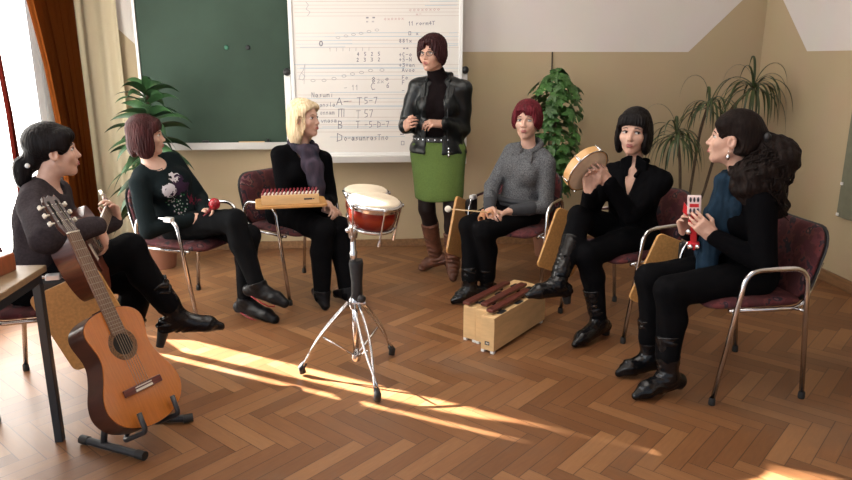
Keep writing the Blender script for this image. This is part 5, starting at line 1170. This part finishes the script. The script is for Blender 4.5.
tube(bm, [lc(-.010, .089, .001), lc(0, .095, .004), lc(.010, .089, .001)], .0018, 6); obj('glasses', bm, M['black_plastic'], p.body, smooth=True)
M['roll_neck'] = mat('black brown roll neck knit', (.007, .0045, .005), .9, bump=.2, bscale=150, spec=.06); M['leather'] = mat('black leather jacket', (.006, .0075, .008), .34, bump=.3, bscale=22, spec=.3)
s = Sdf(); torso_prims(s, p); s.cone(p.N-Z*.03, p.head+p.H @ V(0, -.022, -.082)*p.z, .056, .052, .02); hn_ = nrm(p.head-p.N); s.cut(p.N+hn_*.085, hn_, .004); s.cut(p.P+p.u*.02, -p.u, .004); wear(p, 'roll_neck_sweater', s, M['roll_neck'], .008, .007, wrinkle(.002, 40, 2))
# jacket, open at the front
s = Sdf(); torso_prims(s, p, slim=1.06); arm_prims(s, p, cut=.95, fat=1.12); s.ell(p.P+p.u*.13, V(.165, .125, .12), np.stack([p.rc, p.fc, p.u], 1), .04)
s.ell(p.P-p.u*.02, V(.188, .152, .11), np.stack([p.rc, p.fc, p.u], 1), .05); s.cut(p.P-p.u*.012, -p.u, .004); s.cut(p.N+Z*.03, Z, .004)
top_, bot_ = p.N+p.fc*.20, p.P+p.fc*.24
s.boxx((top_+bot_)/2-p.rc*.0, (.054, .15, .36), .02, np.stack([p.rc, p.fc, p.u], 1), .01, '-'); s.ell(p.N+Z*.02+p.fc*.02, (.062, .075, .08), np.stack([p.rc, p.fc, p.u], 1), .01, '-')
jk = wear(p, 'leather_jacket', s, M['leather'], .015, .0075, wrinkle(.0035, 34, 8, (1, 1, .8)))
for q in (-1, 1):
    bm = bmesh.new(); fcu = nrm(p.fc-p.u*np.dot(p.fc, p.u)); w1 = p.N+p.rc*.078*q+fcu*.075-p.u*.015; w2 = p.N+p.rc*.098*q+fcu*.125-p.u*.16; prism(bm, [(0, 0), (.040, -.035), (.022, -.14), (0, -.20)], .010, w1-p.org-fcu*.005, (p.rc*q*1.0+fcu*-.35, nrm(p.u-fcu*.35), nrm(fcu+p.rc*.35*q)), .003); obj('lapel', bm, M['leather'], jk)
    s = Sdf(); s.chain([p.N-fcu*.055+p.rc*.01*q+Z*.045, p.N-fcu*.02+p.rc*.070*q+Z*.035, p.N+fcu*.055+p.rc*.078*q-Z*.0], [.017, .017, .013], .02); wear(p, 'jacket_collar', s, M['leather'], 0, .006)
    bm = bmesh.new(); e0, e1 = p.N+p.rc*.085*q+fcu*.125-p.u*.12, p.P+p.rc*.095*q+fcu*.148+p.u*.07; tube(bm, [e0-p.org, (e0*.5+e1*.5)+fcu*.018-p.org, e1-p.org], .0022, 6); obj('zip', bm, M['black_steel'], jk, smooth=True)
bm = bmesh.new(); e = p.P-p.rc*.105+p.fc*.145+p.u*.03-p.org
for k in range(3): ball(bm, e-Z*.022*k, .009, 1, (1, .6, 1.3))
obj('zip_pull', bm, M['chrome'], jk)
M['green_skirt'] = mat('grass green wool', (.085, .140, .028), .9, var=.10, vscale=120, bump=.2, bscale=180); s = Sdf(); Hs = np.stack([p.r, p.f, Z], 1)
s.ell(p.P+Z*.01, V(.175, .132, .13), Hs, .05); kmid = (p.knR+p.knL)/2
for k in range(6): c = p.P*(1-k/6)+V(kmid[0], kmid[1], .50)*(k/6); s.ell(c-p.f*0, V(.178-.004*k, .130-.002*k, .09), Hs, .06)
s.cut(V(0, 0, .575), -Z, .003); s.cut(p.P+Z*.09, Z, .003); wear(p, 'skirt', s, M['green_skirt'], .006, .008, wrinkle(.003, 16, 7, (1, 1, .3)))
M['belt'] = mat('studded black belt', (.02, .02, .022), .35, var=.9, vscale=60); s = Sdf(); s.ell(p.P+Z*.085, V(.160, .118, .028), Hs, .01); s.cut(p.P+Z*.105, Z); s.cut(p.P+Z*.068, -Z); bl = wear(p, 'belt', s, M['belt'], .016, .006)
bm = bmesh.new()
for k in range(9):
    a = R(-60+15*k); ball(bm, p.P+Z*.087+p.r*.172*math.sin(a)+p.f*.136*math.cos(a)-p.org, .008, 1)
obj('belt_studs', bm, M['chrome'], bl)
M['tights'] = mat('dark brown tights', (.014, .008, .0075), .6, spec=.2); s = Sdf(); leg_prims(s, p, to=.9); wear(p, 'tights', s, M['tights'], .003, .008)
M['brown_boot'] = mat('brown suede leather', (.115, .040, .020), .55, var=.3, vscale=18, bump=.5, bscale=30)
for S in 'LR': boot(p, S, M['brown_boot'], .28 if S == 'R' else .42, heel=.05, shaft=1.15, slouch=.0045, pointy=False)

# ---------------------------------------------------------------- blonde woman
P0 = seat_pos(C3, F3, .02); tf = unit(.45, -.89); N0 = cl(303, 149, P0+Z*.49+tf*.02)
p3 = person('blonde woman in black with a purple grey scarf, hands resting in her lap', P=P0, N=N0, f=F3, fc=tf, hz=1.0, head=cl(305, 118, N0+Z*.165+tf*.03), hf=(.90, -.44, .03), skin='skin_pale', smile=.004, brow='brow_blond',
   arms={'R': (cl(322, 207, P0+F3*.28+Z*.18), (-.5, -.3, -.9), (.85, -.3, -.25), (.2, .3, -.9), .55), 'L': (cl(327, 203, P0+F3*.30+Z*.19), (.15, .2, -1), (.5, -.75, -.35), (-.5, -.3, -.8), .55)},
   legs={'R': (atz(322, 294, .09), F3+Z*.7, atz(326, 307, .02)), 'L': (atz(348, 292, .09), F3+Z*.7, atz(358, 304, .02))})
p = p3; cap_hair(p, HM['blonde'], [((0, -.022, .038), (.087, .103, .092)), ((.074, -.02, -.03), (.026, .062, .10)), ((-.074, -.02, -.03), (.026, .062, .10)), ((0, -.080, -.05), (.080, .042, .12)), ((.060, -.045, -.10), (.040, .05, .075)), ((-.060, -.045, -.10), (.040, .05, .075)), ((.048, .035, .062), (.042, .042, .036)), ((-.048, .035, .062), (.042, .042, .036))],
   [((0, .116, -.048), (.085, .080, .105), .04), ((.085, .020, -.035), (.02, .028, .05)), ((-.085, .020, -.035), (.02, .028, .05)), ((.0, .105, .040), (.062, .045, .042)), ((0, .05, -.16), (.05, .06, .07))], .003, 36)
sweater(p, M['black_knit'], 'sweater', (.080, .045, .0), fat=1.05); trousers(p, M['black_trouser'], to=1.02, infl=.014, fat=1.05)
M['plum_scarf'] = mat('purple grey scarf', (.024, .024, .036), .9, spec=.1, col2=(.062, .046, .066), vscale=22, bump=.4, bscale=45, bstretch=(1, 1, .35)); s = Sdf(); n_ = p.N
for k in range(10):
    f_ = lambda a: n_+p.rc*.080*math.cos(a)+p.fc*(.012+.080*math.sin(a))+Z*(.022-.026*math.sin(a)); s.cone(f_(2*math.pi*k/10), f_(2*math.pi*(k+1)/10), .023, .023, .02)
s.chain([n_+p.fc*.085-p.rc*.02, n_+p.fc*.125-p.rc*.035-Z*.10, n_+p.fc*.155-p.rc*.035-Z*.22, n_+p.fc*.150-p.rc*.04-Z*.33], [.034, .046, .042, .034], .03); s.chain([n_+p.fc*.08+p.rc*.03, n_+p.fc*.12+p.rc*.015-Z*.09, n_+p.fc*.15+p.rc*.0-Z*.20], [.03, .04, .034], .03)
wear(p, 'scarf', s, M['plum_scarf'], 0, .006, wrinkle(.005, 75, 19, (1, 1, .35)))
for S in 'LR': boot(p, S, M['shoe_leather'], .93, heel=.015, pointy=False, name='shoe', slouch=.001)

# ---------------------------------------------------------------- woman with the maraca
P0 = seat_pos(C2, F2, .03); tf = unit(.85, -.52); N0 = cl(151, 164, P0+Z*.49)
p2 = person('woman with a reddish bob and dark printed sweater, legs crossed, holding a red maraca', P=P0, N=N0, f=F2, fc=tf, head=cl(147, 135, N0+Z*.165+tf*.03), hf=(.955, .20, -.02), skin='skin_pale',
   arms={'R': (cl(192, 219, P0+F2*.30+Z*.15), (-.6, -.5, -.9), (.93, -.2, -.05), (.1, .8, -.5), .7), 'L': (cl(205, 213, P0+F2*.33+Z*.17+V(.02, .05, 0)), (.2, .8, -.6), (.75, -.55, .1), (-.3, -.7, -.5), .7)},
   legs={'L': (atz(246, 302, .09), F2+Z*.7, atz(276, 320, .02)), 'R': (cl(258, 286, P0+F2*.62-Z*.26), Z+F2*.6, cl(286, 304, P0+F2*.82-Z*.36))})
p = p2; cap_hair(p, HM['auburn'], [((0, -.020, .038), (.088, .103, .092)), ((.072, -.008, -.045), (.027, .070, .092)), ((-.072, -.008, -.045), (.027, .070, .092)), ((0, -.080, -.045), (.078, .042, .090)), ((0, .060, .062), (.068, .024, .034)), ((.055, .045, .035), (.028, .032, .05)), ((-.055, .045, .035), (.028, .032, .05))],
   [((0, .106, -.066), (.085, .075, .098), .03)], .0022, 44)
def print_mat(ctr):
    m = mat('dark teal printed sweater', (.007, .011, .0125), .9, bump=.2, bscale=150, spec=.06); nt = m.node_tree; b = nt.nodes['Principled BSDF']
    g = nd(nt, 'ShaderNodeTexCoord'); vm = nd(nt, 'ShaderNodeVectorMath', operation='SUBTRACT'); vm.inputs[1].default_value = tuple(ctr); nt.links.new(g.outputs['Object'], vm.inputs[0])
    sp = nd(nt, 'ShaderNodeSeparateXYZ'); nt.links.new(vm.outputs[0], sp.inputs[0]); n = nd(nt, 'ShaderNodeTexNoise'); n.inputs['Scale'].default_value = 24; n.inputs['Detail'].default_value = 2; nt.links.new(vm.outputs[0], n.inputs['Vector']); nf = NX(nt, n.outputs['Fac'])
    v = nd(nt, 'ShaderNodeTexVoronoi'); v.inputs['Scale'].default_value = 55; nt.links.new(vm.outputs[0], v.inputs['Vector']); vd = NX(nt, v.outputs['Distance'])
    X, Y, Zz = (NX(nt, sp.outputs[i]) for i in range(3)); prev = None
    def blob(c, r, col, thr, prev):
        d = ((X-c[0])*(X-c[0])+(Y-c[1])*(Y-c[1])+(Zz-c[2])*(Zz-c[2]))._m('SQRT'); k = (d+(nf-.5)*.12).lt(r)*thr
        mx = nd(nt, 'ShaderNodeMix', data_type='RGBA'); nt.links.new(k.s, mx.inputs[0]); mx.inputs[7].default_value = (*col, 1)
        if prev is None: mx.inputs[6].default_value = (.007, .011, .0125, 1)
        else: nt.links.new(prev, mx.inputs[6])
        return mx.outputs[2]
    rc_, u_ = p.rc, p.u; B = lambda a, h: rc_*a+u_*h
    sp1 = vd.lt(.35); pr = blob(B(.05, -.085), .085, (.03, .15, .055), sp1, None); pr = blob(B(.05, -.10), .08, (.40, .28, .36), vd.lt(.26), pr); pr = blob(B(-.06, -.11), .05, (.10, .010, .022), nf.gt(.47), pr); pr = blob(B(.0, -.01), .065, (.035, .018, .04), 1.0, pr)
    pr = blob(B(.075, .01), .042, (.50, .48, .52), nf.gt(.40), pr); pr = blob(B(-.005, .06), .034, (.55, .52, .54), nf.gt(.43), pr); nt.links.new(pr, b.inputs['Base Color']); return m
fcu = nrm(p.fc-p.u*np.dot(p.fc, p.u)); pc_ = p.P+p.u*.26+fcu*.135-p.org
sweater(p, print_mat(pc_), 'printed_sweater', (.074, .045, .0), fat=1.05)
M['dark_jeans'] = mat('black denim', (.0055, .006, .007), .85, bump=.2, bscale=90, spec=.06); trousers(p, M['dark_jeans'], to=1.0, infl=.012)
bm = bmesh.new(); tube(bm, [p.N+p.rc*.064*math.cos(a)+p.fc*(.012+.072*math.sin(a))+Z*(.012-.034*math.sin(a))-p.org for a in [i*math.pi/10 for i in range(20)]], .0028, 6, closed=True); tube(bm, [p.N+p.fc*.088-Z*.02-p.org, p.N+p.fc*.108-Z*.058-p.org], .0024, 6); obj('necklace', bm, M['black_plastic'], p.body, smooth=True)
M['red_trim'] = mat('red shoe trim', (.30, .015, .03), .5)
for S in 'LR':
    o = boot(p, S, M['shoe_leather'], .93, heel=0, pointy=False, name='shoe', slouch=.001); an, toe = getattr(p, 'an'+S), V(p.legs[S][2]); d = nrm(toe-an); dn_ = nrm(V(0, 0, -1)-d*np.dot(V(0, 0, -1), d)); sd_w = nrm(np.cross(d, dn_)); h0 = an+dn_*.060-d*.05; 
    bm = bmesh.new(); tube(bm, [h0+dn_*.010+d*(L_*t_)+sd_w*w_*q-p.org+dn_*(-.010*t_) for L_ in (.20,) for q, w_, t_ in ((1, .016, 0), (1, .030, .3), (1, .034, .65), (1, .026, .86), (1, .0, .98), (-1, .026, .86), (-1, .034, .65), (-1, .030, .3), (-1, .016, 0))], .0042, 6, closed=True); obj('red_sole_trim', bm, M['red_trim'], o, smooth=True)
mc = cl(214.5, 204, p.wrL+V(.09, -.06, .08)); mh = cl(204, 217, p.wrL+V(.05, -.06, -.0)); md_ = nrm(mc-mh); mr = empty('maraca', tuple(mc), 0, 'red ball maraca held upright over the crossed legs', 'maraca')
bm = bmesh.new(); ball(bm, mc, .034, 3, (1, 1, 1.05)); at0(obj('rattle_head', bm, mat('red lacquered gourd', (.30, .014, .022), .25, var=.3, vscale=60), mr, smooth=True), mr)
bm = bmesh.new(); tube(bm, [mc-md_*.03, mc-md_*.06, mh-md_*.05], [.013, .0085, .0105], 10); at0(obj('handle', bm, mat('red handle', (.22, .012, .02), .35), mr, smooth=True), mr)

# ---------------------------------------------------------------- guitarist on the left
P0 = V(C1[0], C1[1], 0)-F1*.04+Z*.535; tf = unit(.97, .10); N0 = cl(46, 185, P0+Z*.48+F1*.05)
GH = cl(97, 238, V(-1.14, 3.22, .74)); ga2 = nrm(cl(111, 203, V(-1.30, 3.72, .90))-GH); gn2 = V(.92, -.20, .26); gn2 = nrm(gn2-ga2*np.dot(gn2, ga2)); gx2 = nrm(np.cross(-gn2, ga2)); GO = GH-ga2*.335
guitar(mtx(gx2, -gn2, ga2, GO), 'red brown classical guitar being played, across the lap of the guitarist', 'red_mahogany', 'red_mahogany')
lh = GO+ga2*.70
p1 = person('woman with black hair tied low and grey brown sweater, seen from the side, playing guitar', P=P0, N=N0, f=F1, fc=tf, hz=1.02, head=cl(54, 150, N0+Z*.165+F1*.05), hf=(.90, .42, .02), skin='skin_pale', nose=1.08, smile=.004,
   arms={'R': (GH-ga2*.02+gn2*.035+gx2*.0+Z*.09-ga2*.12, (-.3, -1, -.15), nrm(ga2*.2-Z*.8+gn2*.2), -gn2, .5), 'L': (lh-Z*.065+gn2*.02-gx2*.0+V(.0, .05, 0), (.3, .6, -.9), nrm(V(-.05, -.15, 1)), nrm(V(-.5, -.9, 0)), .75)},
   legs={'L': (V(P0[0]+.28, P0[1]+.16, .095), F1+Z*.8, V(P0[0]+.46, P0[1]+.20, .02)), 'R': (cl(177, 317, P0+F1*.60-Z*.18), Z+F1*.6, cl(223, 327, P0+F1*.82-Z*.23))})
p = p1; cap_hair(p, HM['black'], [((0, -.022, .036), (.084, .103, .090)), ((.045, .040, .062), (.046, .048, .036)), ((-.045, .040, .062), (.046, .048, .036)), ((.070, .012, .028), (.020, .050, .045)), ((-.070, .012, .028), (.020, .050, .045)), ((0, -.085, -.035), (.045, .035, .05)), ((0, -.125, -.060), (.035, .040, .045)), ((0, -.135, -.10), (.032, .035, .06))],
   [((0, .118, -.055), (.055, .068, .098), .04), ((.085, .008, -.045), (.03, .045, .05)), ((-.085, .008, -.045), (.03, .045, .05))], .0018, 50)
bm = bmesh.new(); ball(bm, p.head+p.H @ V(.040, -.112, -.055)-p.org, .011, 2); obj('hair_bobble', bm, M['white_plastic'], p.body, smooth=True)
M['taupe_knit'] = mat('grey brown sweater', (.034, .027, .030), .95, var=.15, vscale=90, bump=.2, bscale=140, spec=.06); sweater(p, M['taupe_knit'], 'sweater', (.068, .045, .015), fat=1.15, infl=.014); trousers(p, M['black_trouser'], to=.8, infl=.014)
for S in 'LR': boot(p, S, M['leather_boot'], .48, heel=.085, shaft=1.15, slouch=.0045)
# ================================================================== light
sc = bpy.context.scene
sc.view_settings.view_transform = 'Standard'; sc.view_settings.look = 'None'; sc.view_settings.gamma = 1; sc.view_settings.use_curve_mapping = False
sc.view_settings.exposure = -0.12
w = bpy.data.worlds.new('daylight'); sc.world = w; w.use_nodes = True
w.node_tree.nodes['Background'].inputs[0].default_value = (0.80, 0.88, 1.0, 1); w.node_tree.nodes['Background'].inputs[1].default_value = 0.78
sun = bpy.data.lights.new('sun', 'SUN'); sun.energy = 85; sun.angle = R(0.6); sun.color = (1.0, .96, .90); so = bpy.data.objects.new('sun', sun); C.objects.link(so)
sd_ = V(.864*math.cos(R(28.8)), -.503*math.cos(R(28.8)), -math.sin(R(28.8))); so.rotation_euler = Vector(sd_).to_track_quat('-Z', 'Y').to_euler()
def area(name, loc, d, sx, sy, e, col):
    l = bpy.data.lights.new(name, 'AREA'); l.shape = 'RECTANGLE'; l.size = sx; l.size_y = sy; l.energy = e; l.color = col
    o = bpy.data.objects.new(name, l); C.objects.link(o); o.location = loc; o.rotation_euler = Vector(d).to_track_quat('-Z', 'Y').to_euler(); return o
area('window_daylight', (XL-.02, .9, 1.8), (1, .25, -.12), 1.9, 2.8, 66, (.92, .96, 1.0))
area('ceiling_fill', (.4, 3.2, ZC-.03), (0, 0, -1), 1.4, 2.4, 46, (1.0, .94, .86))  # added soft overhead fill to brighten the room, no real fixture there
